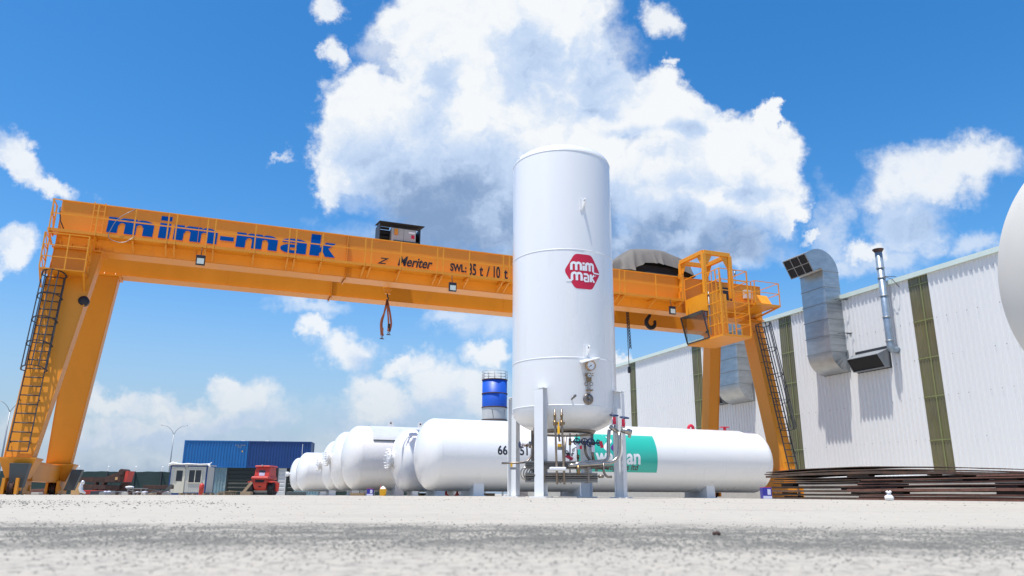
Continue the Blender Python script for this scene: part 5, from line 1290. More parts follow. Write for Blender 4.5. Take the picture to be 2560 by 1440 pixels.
# ------------------------------------------------------------------ site cabin
def site_cabin():
    ox, oy, a = -28.55, 64.8, R(6); f = wframe(ox, oy, a); g = -.15
    t = thing('site_cabin', 'small off-white site cabin with blue frame, one door and a double window', 'cabin', f(1.5, 1.2, g))
    def tb(mb, x0, x1, y0, y1, z0, z1): mb.hexa([f(x0, y0, g + z0), f(x1, y0, g + z0), f(x1, y1, g + z0), f(x0, y1, g + z0)], [f(x0, y0, g + z1), f(x1, y0, g + z1), f(x1, y1, g + z1), f(x0, y1, g + z1)]); return mb
    mb = MB()
    for x in (0, 2.92):
        for y in (0, 2.2): tb(mb, x, x + .1, y, y + .1, .12, 2.35)
    tb(mb, 0, 3.02, 0, .1, 0, .2); tb(mb, 0, 3.02, 2.2, 2.3, 0, .2); tb(mb, 0, 3.02, -.02, .08, 2.3, 2.4); tb(mb, 2.94, 3.02, .1, 2.2, 0, .2); tb(mb, 0, .08, .1, 2.2, 0, .2)
    part('frame', mb, M_cnavy, t)
    mb = MB(); k = .1
    while k < 2.9:
        tb(mb, k, k + .09, .02, .06, .2, 2.3); tb(mb, k + .09, k + .18, .035, .06, .2, 2.3); k += .18
    tb(mb, .01, .04, .1, 2.2, .2, 2.3); tb(mb, 2.97, 3.0, .1, 2.2, .2, 2.3); tb(mb, .1, 2.92, 2.2, 2.25, .2, 2.3)
    part('wall', mb, M_cab, t)
    part('roof', tb(MB(), -.05, 3.1, -.1, 2.4, 2.4, 2.47), M_cab, t)
    d = part('door', tb(MB(), .42, 1.18, -.02, .03, .16, 2.1), M_cabf, t)
    mb = MB(); tb(mb, .36, .42, -.04, .03, .16, 2.16); tb(mb, 1.18, 1.24, -.04, .03, .16, 2.16); tb(mb, .36, 1.24, -.04, .03, 2.1, 2.16); part('door_frame', mb, M_cabf, d)
    part('door_pane', tb(MB(), .55, 1.05, -.03, -.021, 1.12, 1.98), M_gls, d)
    w = MB(); tb(w, 1.5, 2.62, -.035, .02, .95, 1.02); tb(w, 1.5, 2.62, -.035, .02, 2.02, 2.09); tb(w, 1.5, 1.57, -.035, .02, 1.02, 2.02); tb(w, 2.55, 2.62, -.035, .02, 1.02, 2.02); tb(w, 2.03, 2.09, -.035, .02, 1.02, 2.02)
    w = part('window', w, M_cabf, t)
    for x in (1.57, 2.09): part('pane', tb(MB(), x, x + .46, -.02, .018, 1.02, 2.02), M_gls, w)
    part('roof_tarp', MB().tube([f(-.1, -.15, g + 2.45), f(.2, -.18, g + 2.56), f(.8, -.15, g + 2.5), f(1.4, -.15, g + 2.53), f(2.4, -.15, g + 2.5), f(3.2, -.15, g + 2.52), f(3.35, -.2, g + 2.66)], [.10, .12, .04, .05, .035, .05, .03], 8).tube([f(3.1, -.15, g + 2.5), f(3.25, -.2, g + 2.3)], .08, 8).tube([f(-.05, -.15, g + 2.5), f(-.12, -.2, g + 2.25)], [.09, .03], 8), M_poly, t)
    part('junction_box', tb(MB(), 1.2, 1.42, -.06, .0, 2.22, 2.5), M_conc, t)
site_cabin()
q = P(502, 1236, 62); t = thing('gas_bottle', 'short red gas bottle standing at the cabin corner', 'gas bottle', (q.x, 62, gz(q.x, 62)))
part('bottle', MB().lathe([(0, .01), (0, .19), (.75, .19), (.86, .13), (.9, .05)], (q.x, 62, gz(q.x, 62)), n=16), M_mach, t); part('valve', MB().lathe([(.9, .05), (.98, .05), (1.0, .01)], (q.x, 62, gz(q.x, 62)), n=10), M_brass, t)

# ------------------------------------------------------------------ red forklift (seen from behind)
def forklift():
    cx, cy = PX(654, 64), 63.5; g = gz(cx, cy); a = R(-4); f = wframe(cx, cy, a)
    t = thing('forklift', 'faded red heavy forklift seen from behind in front of the containers', 'forklift', (cx, cy, g))
    def F(x, y, z): return f(x, y, g + z)
    def loft(mb, secs):     # list of (z, x half-width, y0, y1)
        for (z0, w0, a0, b0), (z1, w1, a1, b1) in zip(secs, secs[1:]):
            mb.hexa([F(-w0, a0, z0), F(w0, a0, z0), F(w0, b0, z0), F(-w0, b0, z0)], [F(-w1, a1, z1), F(w1, a1, z1), F(w1, b1, z1), F(-w1, b1, z1)])
        return mb
    b = part('counterweight', loft(MB(), [(.38, .42, .1, 1.5), (.5, .5, -.05, 1.5), (.95, .58, -.25, 1.5), (1.22, .60, -.25, 1.5)]), M_mach, t, bevel=.04)
    part('radiator_opening', MB().hexa([F(-.34, -.27, 1.0), F(.34, -.27, 1.0), F(.34, -.24, 1.0), F(-.34, -.24, 1.0)], [F(-.40, -.275, 1.24), F(.40, -.275, 1.24), F(.40, -.24, 1.24), F(-.40, -.24, 1.24)]), M_void, b)
    part('tow_pin_slot', MB().hexa([F(-.12, -.13, .62), F(.12, -.13, .62), F(.12, .1, .62), F(-.12, .1, .62)], [F(-.12, -.16, .7), F(.12, -.16, .7), F(.12, .1, .7), F(-.12, .1, .7)]), M_void, b)
    part('bonnet', loft(MB(), [(1.23, .70, -.33, 1.7), (1.36, .72, -.36, 1.7), (1.48, .66, -.28, 1.7)]), M_mach, t, bevel=.04)
    c = part('cab_body', loft(MB(), [(1.48, .64, .1, 1.6), (2.1, .60, .2, 1.6), (2.22, .60, .2, 1.6)]), M_mach, t, bevel=.03)
    part('cab_roof', loft(MB(), [(2.24, .64, .05, 1.9), (2.36, .60, .1, 1.85)]), M_mach, t, bevel=.03)
    part('roof_light', MB().box(cx - .05, cx + .05, cy + .0, cy + .1, g + 2.3, g + 2.42), M_conc, t)
    part('rear_window', MB().hexa([F(-.26, .13, 1.6), F(.26, .13, 1.6), F(.26, .16, 1.6), F(-.26, .16, 1.6)], [F(-.26, .16, 1.98), F(.26, .16, 1.98), F(.26, .2, 1.98), F(-.26, .2, 1.98)]), M_gls, c)
    part('notice', MB().hexa([F(-.24, .10, 1.54), F(.22, .10, 1.54), F(.22, .13, 1.54), F(-.24, .13, 1.54)], [F(-.24, .12, 1.78), F(.22, .12, 1.78), F(.22, .15, 1.78), F(-.24, .15, 1.78)]), M_lav, c)
    for s in (-1, 1):
        part('mudguard', MB().hexa([F(s * .58, -.2, 1.02), F(s * 1.0, -.2, .98), F(s * 1.0, 1.2, .98), F(s * .58, 1.2, 1.02)], [F(s * .58, -.2, 1.18), F(s * 1.02, -.2, 1.06), F(s * 1.02, 1.2, 1.06), F(s * .58, 1.2, 1.18)]).box(0, 0, 0, 0, 0, 0) if False else MB().hexa([F(s * .58, -.2, 1.02), F(s * 1.0, -.2, .98), F(s * 1.0, 1.2, .98), F(s * .58, 1.2, 1.02)], [F(s * .58, -.2, 1.18), F(s * 1.02, -.2, 1.06), F(s * 1.02, 1.2, 1.06), F(s * .58, 1.2, 1.18)]), M_mach, t)
        w = part('wheel', MB().lathe([(-.2, .1), (-.2, .44), (-.16, .50), (.16, .50), (.2, .44), (.2, .1)], F(s * .82, .35, .5), F(1, 0, 0) - F(0, 0, 0), 28), M_rub, t)
        tr = MB()
        for k in range(20):
            q = 2 * math.pi * k / 20; e = Vector((0, math.cos(q), math.sin(q)))
            c_ = F(s * .82, .35, .5); tr.beam(c_ + e * .5 + Vector((-.18, 0, 0)), c_ + e * .5 + Vector((.18, 0, 0)), .06, .03, e)
        part('tread', tr, M_rub, w)
        part('tail_lamp', MB().hexa([F(s * .54, -.3, 1.0), F(s * .58, -.3, 1.0), F(s * .58, -.26, 1.0), F(s * .54, -.26, 1.0)], [F(s * .54, -.3, 1.1), F(s * .58, -.3, 1.1), F(s * .58, -.26, 1.1), F(s * .54, -.26, 1.1)]), M_brass, t)
    part('axle', loft(MB(), [(.22, .6, .2, .6), (.4, .6, .2, .6)]), M_conc, t)
    part('air_cleaner', MB().cyl(F(-.78, .5, 1.15), F(-.74, .5, 1.5), .1, 12), M_mach, t)
    part('step', MB().beam(F(1.06, .6, .3), F(1.1, .6, 1.0), .08, .5, (1, 0, 0)), M_mach, t)
    for s in (-1, 1): part('mast_rail', MB().hexa([F(s * .45 - .06, 2.3, .1), F(s * .45 + .06, 2.3, .1), F(s * .45 + .06, 2.45, .1), F(s * .45 - .06, 2.45, .1)], [F(s * .45 - .06, 2.3, 2.2), F(s * .45 + .06, 2.3, 2.2), F(s * .45 + .06, 2.45, 2.2), F(s * .45 - .06, 2.45, 2.2)]), M_dark, t)
forklift()

# ------------------------------------------------------------------ silo
def silo():
    c = Vector((-2.05, 91.5, 0)); g = -.15; r = 1.5
    t = thing('silo', 'blue and white cylindrical silo with a railed top behind the long tank', 'silo', (c.x, c.y, g))
    part('white_drum', MB().lathe([(4.2, r), (10.1, r)], (c.x, c.y, 0), n=48), M_silow, t)
    part('blue_drum', MB().lathe([(10.12, r + .01), (13.4, r + .01), (13.45, .05)], (c.x, c.y, 0), n=48), M_silob, t)
    mb = MB()
    for z in (8.6, 10.1, 11.75, 13.42): mb.lathe([(-.06, r + .01), (-.06, r + .07), (.06, r + .07), (.06, r + .01)], (c.x, c.y, z), n=48)
    part('hoop', mb, M_rustd, t)
    part('cone', MB().lathe([(2.0, .25), (4.2, r)], (c.x, c.y, 0), n=32), M_silow, t)
    mb = MB()
    for k in range(4):
        a = R(45 + 90 * k); mb.box(c.x + math.cos(a) * r - .1, c.x + math.cos(a) * r + .1, c.y + math.sin(a) * r - .1, c.y + math.sin(a) * r + .1, g, 4.4)
    part('support_leg', mb, M_galv, t)
    mb = MB()
    for z in (13.75, 14.1, 14.45): mb.tube([(c.x + math.cos(2 * math.pi * k / 24) * r * 1.02, c.y + math.sin(2 * math.pi * k / 24) * r * 1.02, z) for k in range(24)], .022, 5, closed=True)
    for k in range(12): a = 2 * math.pi * k / 12; mb.cyl((c.x + math.cos(a) * r * 1.02, c.y + math.sin(a) * r * 1.02, 13.45), (c.x + math.cos(a) * r * 1.02, c.y + math.sin(a) * r * 1.02, 14.45), .025, 5)
    part('top_railing', mb, M_galv, t)
    part('mounting_panel', MB().hexa([(c.x - .1, c.y - r - .03, 8.75), (c.x + 1.2, c.y - r * .6, 8.75), (c.x + 1.2, c.y - r * .5, 8.75), (c.x - .1, c.y - r + .05, 8.75)], [(c.x - .3, c.y - r - .03, 9.8), (c.x + 1.25, c.y - r * .6, 9.8), (c.x + 1.25, c.y - r * .5, 9.8), (c.x - .3, c.y - r + .05, 9.8)]), M_al, t)
silo()

# ------------------------------------------------------------------ street lamps
def lamp(u, v, Y, rot, label):
    p = P(u, v, Y); g = gz(max(-150, p.x), Y)
    t = thing('street_lamp', label, 'street lamp', (p.x, Y, g), group='double-armed street lamps beyond the fence')
    h = p.z
    part('pole', MB().tube([(p.x, Y, g), (p.x, Y, h - 1.2)], [.11, .06], 8), M_galv, t)
    for s in (-1, 1):
        d = Vector((math.cos(rot), math.sin(rot), 0)) * s; b = Vector((p.x, Y, 0))
        pts = [b + Vector((0, 0, h - 1.2)), b + d * .35 + Vector((0, 0, h - .55)), b + d * 1.0 + Vector((0, 0, h - .05)), b + d * 1.9 + Vector((0, 0, h + .05))]
        a = part('arm', MB().tube(bend(pts, .5), .035, 6), M_galv, t)
        e = pts[-1]; part('lamp_head', MB().beam(e - d * .1, e + d * .6 + Vector((0, 0, .06)), .22, .1), M_lwhite, a)
lamp(30, 1000, 76, .2, 'double-armed street lamp at the left edge, left of the crane leg')
lamp(437, 1064, 105, .1, 'double-armed street lamp between the left crane leg and the containers')
lamp(638, 1103, 145, .1, 'double-armed street lamp showing just above the containers')

# ------------------------------------------------------------------ fence with shade net
def fence():
    g = -.3; t = thing('perimeter_fence', 'chain-link fence hung with dark green netting, white cranked post tops', 'fence', (-48, 85, g))
    Yf = 85.0; x0, x1 = -75.0, -10.0; n = int((x1 - x0) / .5); v = []; rnd = random.Random(2)
    for i in range(n + 1):
        x = x0 + (x1 - x0) * i / n; v.append((x, Yf + .05 * math.sin(i * 1.3), g)); v.append((x, Yf - .03 * math.sin(i * .7), 2.22 + .035 * math.sin(i * .55) + .02 * math.sin(i * 1.9)))
    mb = MB(); mb.add(v, [(2 * i, 2 * i + 2, 2 * i + 3, 2 * i + 1) for i in range(n)], True)
    part('shade_net', mb, M_net, t)
    us = [-380, -310, -240, -170, -95, -20, 50, 120, 188, 262, 331, 398, 468, 540, 610, 680, 750]
    for u in us:
        x = PX(u, 85); p = part('fence_post', MB().box(x - .05, x + .05, Yf - .12, Yf - .04, g, 2.3), M_dark, t)
        part('cranked_top', MB().beam((x, Yf - .08, 2.28), (x + .18, Yf - .35, 2.78), .1, .1), M_lwhite, p)
fence()

# ------------------------------------------------------------------ scrap and stores on the left
def at(u, Y): x = PX(u, Y); return x, Y, gz(x, Y)
def rust_frame():
    Y = 52.0; x0 = PX(185, Y); t = thing('scrap_steel_boom', 'long dark rusty steel boom with a round drum end in front of the net fence', 'steel boom', (PX(250, Y), Y, gz(PX(250, Y), Y)))
    X = lambda u: PX(u, Y); Z = lambda v: P(300, v, Y).z
    part('upper_beam', MB().hexa([(X(182), Y, Z(1206)), (X(290), Y, Z(1206)), (X(290), Y + .5, Z(1206)), (X(182), Y + .5, Z(1206))], [(X(182), Y, Z(1193)), (X(262), Y, Z(1193)), (X(262), Y + .5, Z(1193)), (X(182), Y + .5, Z(1193))]), M_rustd, t)
    part('tapered_arm', MB().prism([(X(262), Z(1206)), (X(262), Z(1193)), (X(296), Z(1180)), (X(312), Z(1178)), (X(314), Z(1204))], lambda a, b, d: (a, d, b), Y - .3, Y + .4), M_rustd, t)
    part('round_drum', MB().cyl((X(304), Y - .45, Z(1180)), (X(304), Y + .45, Z(1180)), .19, 20), M_rustd, t)
    part('red_end_plate', MB().hexa([(X(311), Y - .35, Z(1205)), (X(317), Y - .35, Z(1205)), (X(317), Y + .45, Z(1205)), (X(311), Y + .45, Z(1205))], [(X(313), Y - .35, Z(1178)), (X(321), Y - .35, Z(1178)), (X(321), Y + .45, Z(1178)), (X(313), Y + .45, Z(1178))]), M_mach, t)
    part('cardboard_label', MB().box(X(289), X(295), Y - .34, Y - .31, Z(1200), Z(1193)), M_ply, t)
    part('cross_beam', MB().hexa([(X(200), Y - .2, Z(1222)), (X(300), Y - .2, Z(1224)), (X(300), Y + .5, Z(1224)), (X(200), Y + .5, Z(1222))], [(X(200), Y - .2, Z(1211)), (X(300), Y - .2, Z(1214)), (X(300), Y + .5, Z(1214)), (X(200), Y + .5, Z(1211))]), M_rustd, t)
    mb = MB(); mb.box(X(232), X(238), Y - .1, Y + .3, gz(-30, Y), Z(1205)); mb.box(X(252), X(258), Y - .1, Y + .3, gz(-30, Y), Z(1205)); mb.prism([(X(284), gz(-30, Y)), (X(300), Z(1207)), (X(316), Z(1206)), (X(318), gz(-30, Y))], lambda a, b, d: (a, d, b), Y, Y + .4)
    part('support', mb, M_rustd, t)
rust_frame()
def slab(name, label, cat, u0, u1, v0, v1, Y, depth, mt, slope=0, group=None, base=True):
    x0, x1 = PX(u0, Y), PX(u1, Y); zt0, zt1 = P(u0, v0, Y).z, P(u1, v0 + slope, Y).z; g = gz((x0 + x1) / 2, Y); zb = g if base else P(u0, v1, Y).z
    mb = MB().hexa([(x0, Y, zb), (x1, Y, zb), (x1, Y + depth, zb), (x0, Y + depth, zb)], [(x0, Y, zt0), (x1, Y, zt1), (x1, Y + depth, zt1), (x0, Y + depth, zt0)])
    return solo(name, mb, mt, label, cat, ((x0 + x1) / 2, Y, zb), group=group, bevel=.015)
slab('plywood_board', 'tan plywood board standing against the crane foot', 'board', 176, 198, 1206, 1236, 40, .1, M_ply, 1)
t = thing('skip_box', 'low bright red open steel box among the scrap', 'box', at(222, 46))
mb = MB(); x0, x1, Y = PX(205, 46), PX(240, 46), 46; g = gz(x0, Y); zt = P(222, 1225, Y).z
for a in ((x0, x1, Y, Y + .04), (x0, x1, Y + 1.1, Y + 1.14), (x0, x0 + .04, Y + .05, Y + 1.09), (x1 - .04, x1, Y + .05, Y + 1.09)): mb.box(*a, g, zt)
mb.box(x0, x1, Y, Y + 1.14, g, g + .04); part('box_walls', mb, M_mach, t)
part('box_rim', MB().box(x0 - .03, x1 + .03, Y - .03, Y - .001, zt - .06, zt + .0), M_mach, t)
slab('steel_block', 'black oily steel block right of the red box', 'steel block', 225, 272, 1228, 1238, 45, .8, M_dark, -2)
# foil-wrapped elbow
t = thing('foil_wrapped_pipe', 'silver foil-wrapped pipe bend standing beside the plywood board', 'pipe bend', at(203, 38))
x, y, g = at(201, 38); part('wrapped_pipe', MB().tube([(x + .02, y, g + .02 + .58), (x - .02, y, g + .45), (x - .03, y, g + .3), (x + .03, y, g + .16), (x + .22, y, g + .08)], [.06, .08, .10, .09, .05], 12), M_foil, t)
part('foil_cap', MB().lathe([(-.09, .02), (-.06, .08), (.04, .09), (.1, .05), (.11, .005)], (x + .03, y, g + .57), n=12), M_foil, t)
t = thing('trestle_table', 'grey metal trestle table behind the scrap', 'trestle table', at(334, 50))
x, y, g = at(334, 50); w = PX(354, 50) - x; zt = P(334, 1221, 50).z
part('table_top', MB().box(x - w, x + w, y, y + .8, zt - .03, zt + .02), M_al, t)
for s in (-1, 1):
    for yy in (.05, .7): part('leg', MB().beam((x + s * w * .92, y + yy, g), (x + s * w * .8, y + yy, zt - .03), .05, .05), M_al, t)
part('brace', MB().beam((x - w * .8, y + .02, zt - .08), (x + w * .85, y + .02, g + .12), .04, .04), M_al, t)
x, y, g = at(322, 50.3); solo('plastic_sack', MB().lathe([(0, .01), (.0, .2), (.05, .27), (.1, .24), (.13, .1), (.135, .01)], (x, y, zt + .02), n=14), M_poly, 'white plastic sack lying on the trestle table', 'sack', (x, y, zt + .02))
slab('steel_channel', 'rusty flat steel beam lying right of the trestle table', 'steel beam', 355, 424, 1213, 1222, 58, .6, M_rustd, 0, base=False)
slab('steel_channel', 'dark long low girder lying behind the trestle table', 'steel beam', 240, 350, 1221, 1237, 53, .6, M_rustd, 2)
slab('steel_channel', 'rusty low pile of sections under the flat beam near the cabin', 'steel beam', 362, 412, 1224, 1236, 54, .8, M_rustd, 3)
x, y, g = at(410, 50); t = thing('folded_sheet', 'grey folded sheet propped up left of the cabin', 'sheet', (x, y, g)); part('sheet', MB().prism([(0, 0), (.15, .02), (.52, .62), (.5, .66)], lambda a, b, d: (x - .2 + a, d, g + b), y, y + .5), M_grey, t)
rnd = random.Random(11)
SCR = [('concrete_block', 'concrete block', M_conc), ('timber_offcut', 'timber offcut', M_wood), ('scrap_piece', 'steel scrap', M_rustd), ('scrap_piece', 'steel scrap', M_dark), ('paint_tin', 'tin', M_lav), ('scrap_piece', 'steel scrap', M_al)]
ctr = 0
for i in range(80):
    nm, ct, mt = SCR[rnd.choice((0, 1, 2, 2, 2, 3, 3, 3, 4, 5))]; u = rnd.uniform(262, 420); Y = rnd.uniform(42, 47.5); x, y, g = at(u, Y)
    w, h, dd = rnd.uniform(.08, .3), rnd.uniform(.07, .2), rnd.uniform(.1, .3); f = wframe(x, y, rnd.uniform(-.6, .6)); mb = MB()
    if nm == 'paint_tin': mb.lathe([(0, .01), (0, .09), (.2, .09), (.21, .01)], (x, y, g), n=12)
    elif nm == 'scrap_piece' and rnd.random() < .6: mb.tube([f(-w * 1.6, 0, g + .03), f(0, 0, g + h * .8), f(w * 1.6, dd, g + h * 1.4)], .022, 6)
    else: mb.hexa([f(-w, -dd, g), f(w, -dd, g), f(w, dd, g), f(-w, dd, g)], [f(-w * .9, -dd, g + h), f(w * .8, -dd, g + h * .8), f(w, dd, g + h), f(-w, dd, g + h * .9)])
    solo(nm, mb, mt, {'concrete_block': 'grey concrete block lying in the scrap heap left of the cabin', 'timber_offcut': 'timber offcut lying in the scrap heap left of the cabin', 'scrap_piece': 'piece of scrap steel in the heap left of the cabin', 'paint_tin': 'pale tin standing in the scrap heap left of the cabin'}[nm], ct, (x, y, g), group='loose scrap left of the cabin')
# things seen beneath the left crane end
slab('timber_beam', 'reddish flat board on the ground between the left crane feet', 'board', 62, 118, 1224, 1232, 42, .6, M_rustr, -3)
slab('concrete_block', 'pale concrete block under the left crane beam', 'concrete block', 77, 97, 1231, 1238, 34, .3, M_conc)
# pallets and timber by the containers
def pallet(u, Y, ang, label):
    x, y, g = at(u, Y); f = wframe(x, y, ang); t = thing('wooden_pallet', label, 'pallet', (x, y, g), group='pallets by the containers')
    def tb(mb, x0, x1, y0, y1, z0, z1): mb.hexa([f(x0, y0, g + z0), f(x1, y0, g + z0), f(x1, y1, g + z0), f(x0, y1, g + z0)], [f(x0, y0, g + z1), f(x1, y0, g + z1), f(x1, y1, g + z1), f(x0, y1, g + z1)])
    mb = MB()
    for k in range(7): tb(mb, -.6 + k * .175, -.6 + k * .175 + .12, -.4, .4, .12, .145)
    part('deck_board', mb, M_wood, t); mb = MB()
    for yy in (-.4, -.05, .3):
        for xx in (-.6, -.07, .46): tb(mb, xx, xx + .14, yy, yy + .1, .02, .12)
        tb(mb, -.6, .6, yy, yy + .1, 0, .02)
    part('pallet_block', mb, M_wood, t)
pallet(530, 60, .1, 'wooden pallet just right of the cabin'); pallet(566, 61, -.1, 'wooden pallet carrying loose timber in front of the dark green container'); pallet(470, 64.2, 0, 'pallet under the front edge of the cabin')
for i, (u, v, Y) in enumerate(((556, 1222, 60.8), (572, 1221, 60.9), (583, 1223, 60.7))):
    x, y, g = at(u, Y); f = wframe(x, y, .4 * i); solo('timber_offcut', MB().beam(f(-.35, 0, g + .2 + .05 * i), f(.35, .1, g + .26), .12, .1), M_wood, ('timber offcut on the pallet, the left one', 'timber offcut on the pallet, the middle one', 'timber offcut on the pallet, the right one')[i], 'timber', (x, y, g + .2))
x, y, g = at(617, 62); solo('leaning_plank', MB().beam((x - .45, y, g), (x + .25, y + .2, g + 1.0), .2, .12, (0, 1, 0)), M_wood, 'thick plank leaning against the left wheel of the red forklift', 'plank', (x, y, g))
slab('timber_stack', 'small heap of timber on the ground left of the forklift', 'timber', 600, 626, 1230, 1238, 61.5, .6, M_wood, -1)
slab('steel_tray', 'low grey steel tray at the foot of the far tanks', 'tray', 714, 760, 1230, 1237, 56, .6, M_grey)

# ------------------------------------------------------------------ small things by the tanks
def sloc(U, W): return (U, W, gs(U, W))
def bucket():
    p = P(957, 1236, 29.5); x, y = p.x, 29.5; g = gz(x, y)
    t = thing('bucket', 'bright yellow bucket filled with rags in front of the clad tank', 'bucket', (x, y, g))
    part('bucket_body', MB().lathe([(0, .01), (0, .115), (.24, .135), (.25, .14), (.25, .125), (.2, .12)], (x, y, g), n=20), M_yel, t)
    part('rags', MB().lathe([(.2, .12), (.29, .10), (.33, .05), (.36, .01)], (x, y, g), n=9), M_poly, t); part('red_handle_tool', MB().cyl((x - .08, y, g + .2), (x - .1, y, g + .36), .015, 6), M_mach, t)
bucket()
def tin(u, Y, w, h, label, group=None):
    x, y, g = at(u, Y); t = thing('paint_can', label, 'paint can', (x, y, g), group=group)
    part('can_body', MB().box(x - w / 2, x + w / 2, y - w / 2, y + w / 2, g, g + h), M_skin2, t, bevel=.012)
    part('can_label', MB().box(x + w * .02, x + w * .38, y - w / 2 - .004, y - w / 2 - .001, g + h * .36, g + h * .86), M_lav, t)
    part('can_band', MB().box(x - w * .48, x + w * .48, y - w / 2 - .004, y - w / 2 - .001, g + h * .01, g + h * .26), M_lav, t)
    part('can_lid', MB().box(x - w / 2 + .005, x + w / 2 - .005, y - w / 2 + .005, y + w / 2 - .005, g + h, g + h + .012), M_tagr, t)
    return t
tin(1915, 26.0, .30, .36, 'square blue paint can with lavender label at the right end of the long tank')
tin(926, 33.0, .27, .28, 'small dark blue paint can beneath the clad tank, left of the yellow bucket')
t = thing('plastic_bag', 'crumpled white plastic bag tied up in front of the steel plates', 'plastic bag', at(2222, 17.6))
x, y, g = at(2222, 17.6); mb = MB(); mb.lathe([(0, .02), (.01, .085), (.06, .10), (.10, .085), (.135, .035), (.15, .03), (.17, .055), (.19, .05), (.2, .005)], (x, y, g), n=18)
rnd = random.Random(4)
for v in mb.v: v += Vector((rnd.uniform(-.008, .008), rnd.uniform(-.008, .008), rnd.uniform(-.004, .004)))
part('bag_body', mb, M_poly, t); part('bag_ear', MB().cyl((x - .02, y, g + .17), (x - .045, y, g + .205), .02, 7, .028).cyl((x + .02, y, g + .17), (x + .05, y + .01, g + .20), .02, 7, .03), M_poly, t)
# red jack stands and wheels glimpsed under the vessels
for i, u in enumerate((1115, 1143, 1167, 1191)):
    x, y, g = at(u, 36); t = thing('jack_stand', ('dark red jack stand under the tanks, the leftmost', 'dark red jack stand under the tanks, second from the left', 'dark red jack stand under the tanks, third from the left', 'dark red jack stand under the tanks, the rightmost')[i], 'jack stand', (x, y, g), group='red jack stands under the tanks')
    part('base', MB().hexa([(x - .15, y - .15, g), (x + .15, y - .15, g), (x + .15, y + .15, g), (x - .15, y + .15, g)], [(x - .06, y - .06, g + .1), (x + .06, y - .06, g + .1), (x + .06, y + .06, g + .1), (x - .06, y + .06, g + .1)]), M_mach, t)
    part('post', MB().cyl((x, y, g + .1), (x, y, g + .26), .05, 8), M_mach, t); part('head', MB().box(x - .14, x + .14, y - .08, y + .08, g + .26, g + .3), M_mach, t)
for i, (u, w) in enumerate(((893, .35), (1222, .3), (1060, .28))):
    x, y, g = at(u, 39); solo('timber_block', MB().box(x - w, x + w, y, y + .25, g, g + .13), M_wood, ('timber block under the clad tank', 'timber block under the long tank left of the front tank leg', 'timber block under the bolted tank')[i], 'timber block', (x, y, g), bevel=.01)

# ------------------------------------------------------------------ stacks of steel plate (sheets bow over their packing)
def plate(U0, U1, Wn, Wf, zf, th, m, label, droop=0.0, Wc=20.0, n=26, grp='steel plates in the stack'):
    # zf: height at support Wc; droops both ways as it leaves the packing
    mb = MB(); top = []; bot = []; zf = b + (zf - b) * PK; th *= 1.25; droop *= 1.1
    for i in range(n + 1):
        w = Wn + (Wf - Wn) * i / n; z = zf - droop * ((w - Wc) / 5.0) ** 2
        z += .004 * math.sin(w * 2.1 + zf * 40)
        z = max(z, gs(U0, w) + th)
        top.append((w, z)); bot.append((w, z - th))
    secs = [[Vector((U0, a, z)), Vector((U1, a, z)), Vector((U1, a, z - th)), Vector((U0, a, z - th))] for a, z in top]
    mb.sweep(secs); return solo('steel_plate', mb, m, label, 'steel plate', (U0, (Wn + Wf) / 2, zf), 'site', group=grp)
b = -.08; PK = 1.24
UP = 19.15
order = ['lowest', 'second from bottom', 'third from bottom', 'fourth from bottom', 'fifth from bottom', 'sixth from bottom', 'seventh from bottom', 'eighth from bottom', 'ninth from bottom', 'topmost']
A_ = [(.055, .05, 12.5, 22.9, 0), (.16, .05, 11.8, 22.8, 0), (.255, .045, 12.2, 23.0, .0), (.36, .05, 12.0, 22.9, .0), (.455, .022, 13.8, 22.7, .0), (.515, .02, 13.2, 22.8, .005), (.575, .022, 14.0, 22.7, .01),
      (.71, .06, 12.6, 23.05, .10), (.765, .03, 13.0, 23.1, .115), (.835, .018, 14.6, 23.1, .14)]
for k, (z, th, wn, wf, dr) in enumerate(A_):
    plate(UP + .05 * math.sin(k * 2.3), UP + 1.9 + .05 * math.cos(k), wn, wf, b + z, th, M_rust, 'brown steel plate, %s of the long bowed stack by the warehouse' % order[k], dr, 19.8)
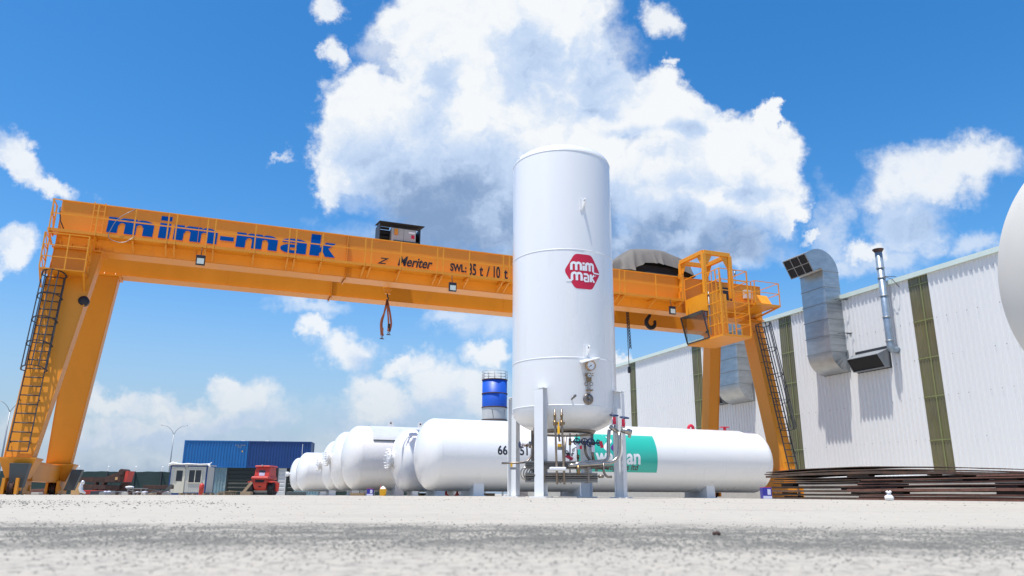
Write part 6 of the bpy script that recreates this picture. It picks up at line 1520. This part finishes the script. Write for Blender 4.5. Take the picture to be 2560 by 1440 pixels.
B_ = [(.045, .04, 9.0, 18.3, 0), (.10, .035, 9.2, 18.2, 0), (.15, .03, 9.3, 18.1, 0), (.275, .06, 9.0, 18.6, 0), (.355, .02, 10.5, 18.9, .0), (.42, .025, 9.6, 18.2, 0), (.49, .02, 10.2, 18.0, .004), (.54, .03, 9.0, 14.2, .0)]
for k, (z, th, wn, wf, dr) in enumerate(B_):
    plate(UP - .62 + .04 * math.sin(k * 1.7), UP - .14, wn, wf, b + z, th, M_rustr, 'reddish steel plate, %s of the short nearer stack' % (order[k] if k < 7 else 'uppermost'), dr, 14)
def block(u0, w0, w1, z0, z1, label, m=M_woodd, d=.25): solo('packing_block', MB().box(u0, u0 + d, w0, w1, b + z0 * PK, b + (z1 - .008) * PK), m, label, 'packing block', (u0, (w0 + w1) / 2, b + z0 * PK), 'site', group='packing blocks between the steel plates', bevel=.006)
levels = [(.055, .11), (.16, .21), (.255, .31), (.36, .433), (.455, .495), (.515, .553), (.575, .67)]
names = ['lowest gap', 'second gap', 'third gap', 'fourth gap', 'fifth gap', 'sixth gap', 'widest gap under the bowed plates']
pos = [[(17.9, 18.9), (21.6, 22.3)], [(18.2, 19.2), (21.9, 22.4)], [(17.6, 19.6)], [(17.9, 18.9), (21.8, 22.4)], [(18.0, 18.8), (14.6, 15.2)], [(18.1, 18.9), (15.2, 15.6)], [(18.4, 19.3), (16.0, 16.3)]]
for (z0, z1), nm, pp in zip(levels, names, pos):
    for j, (w0, w1) in enumerate(pp): block(UP + .1, w0, w1, z0 + .002, z1 - .002, 'dark packing block in the %s, %s' % (nm, 'near the middle' if j == 0 else 'away from the middle'), M_woodd if (z0 < .5) else M_rust)
block(UP + .12, 20.0, 20.5, .766, .815, 'small wedge under the topmost bowed plate', M_woodd)
lv = [(.15, .213), (.275, .333), (.355, .393), (.42, .468)]
for i, (z0, z1) in enumerate(lv):
    for j, (w0, w1) in enumerate(((16.6, 17.4), (13.0, 13.8), (10.8, 11.5))):
        block(UP - .55, w0 + .2 * (i % 2), w1, z0 + .002, z1 - .002, 'dark packing block of the nearer stack, %s gap, %s' % (('lowest', 'second', 'third', 'top')[i], ('left', 'middle', 'right')[j]))
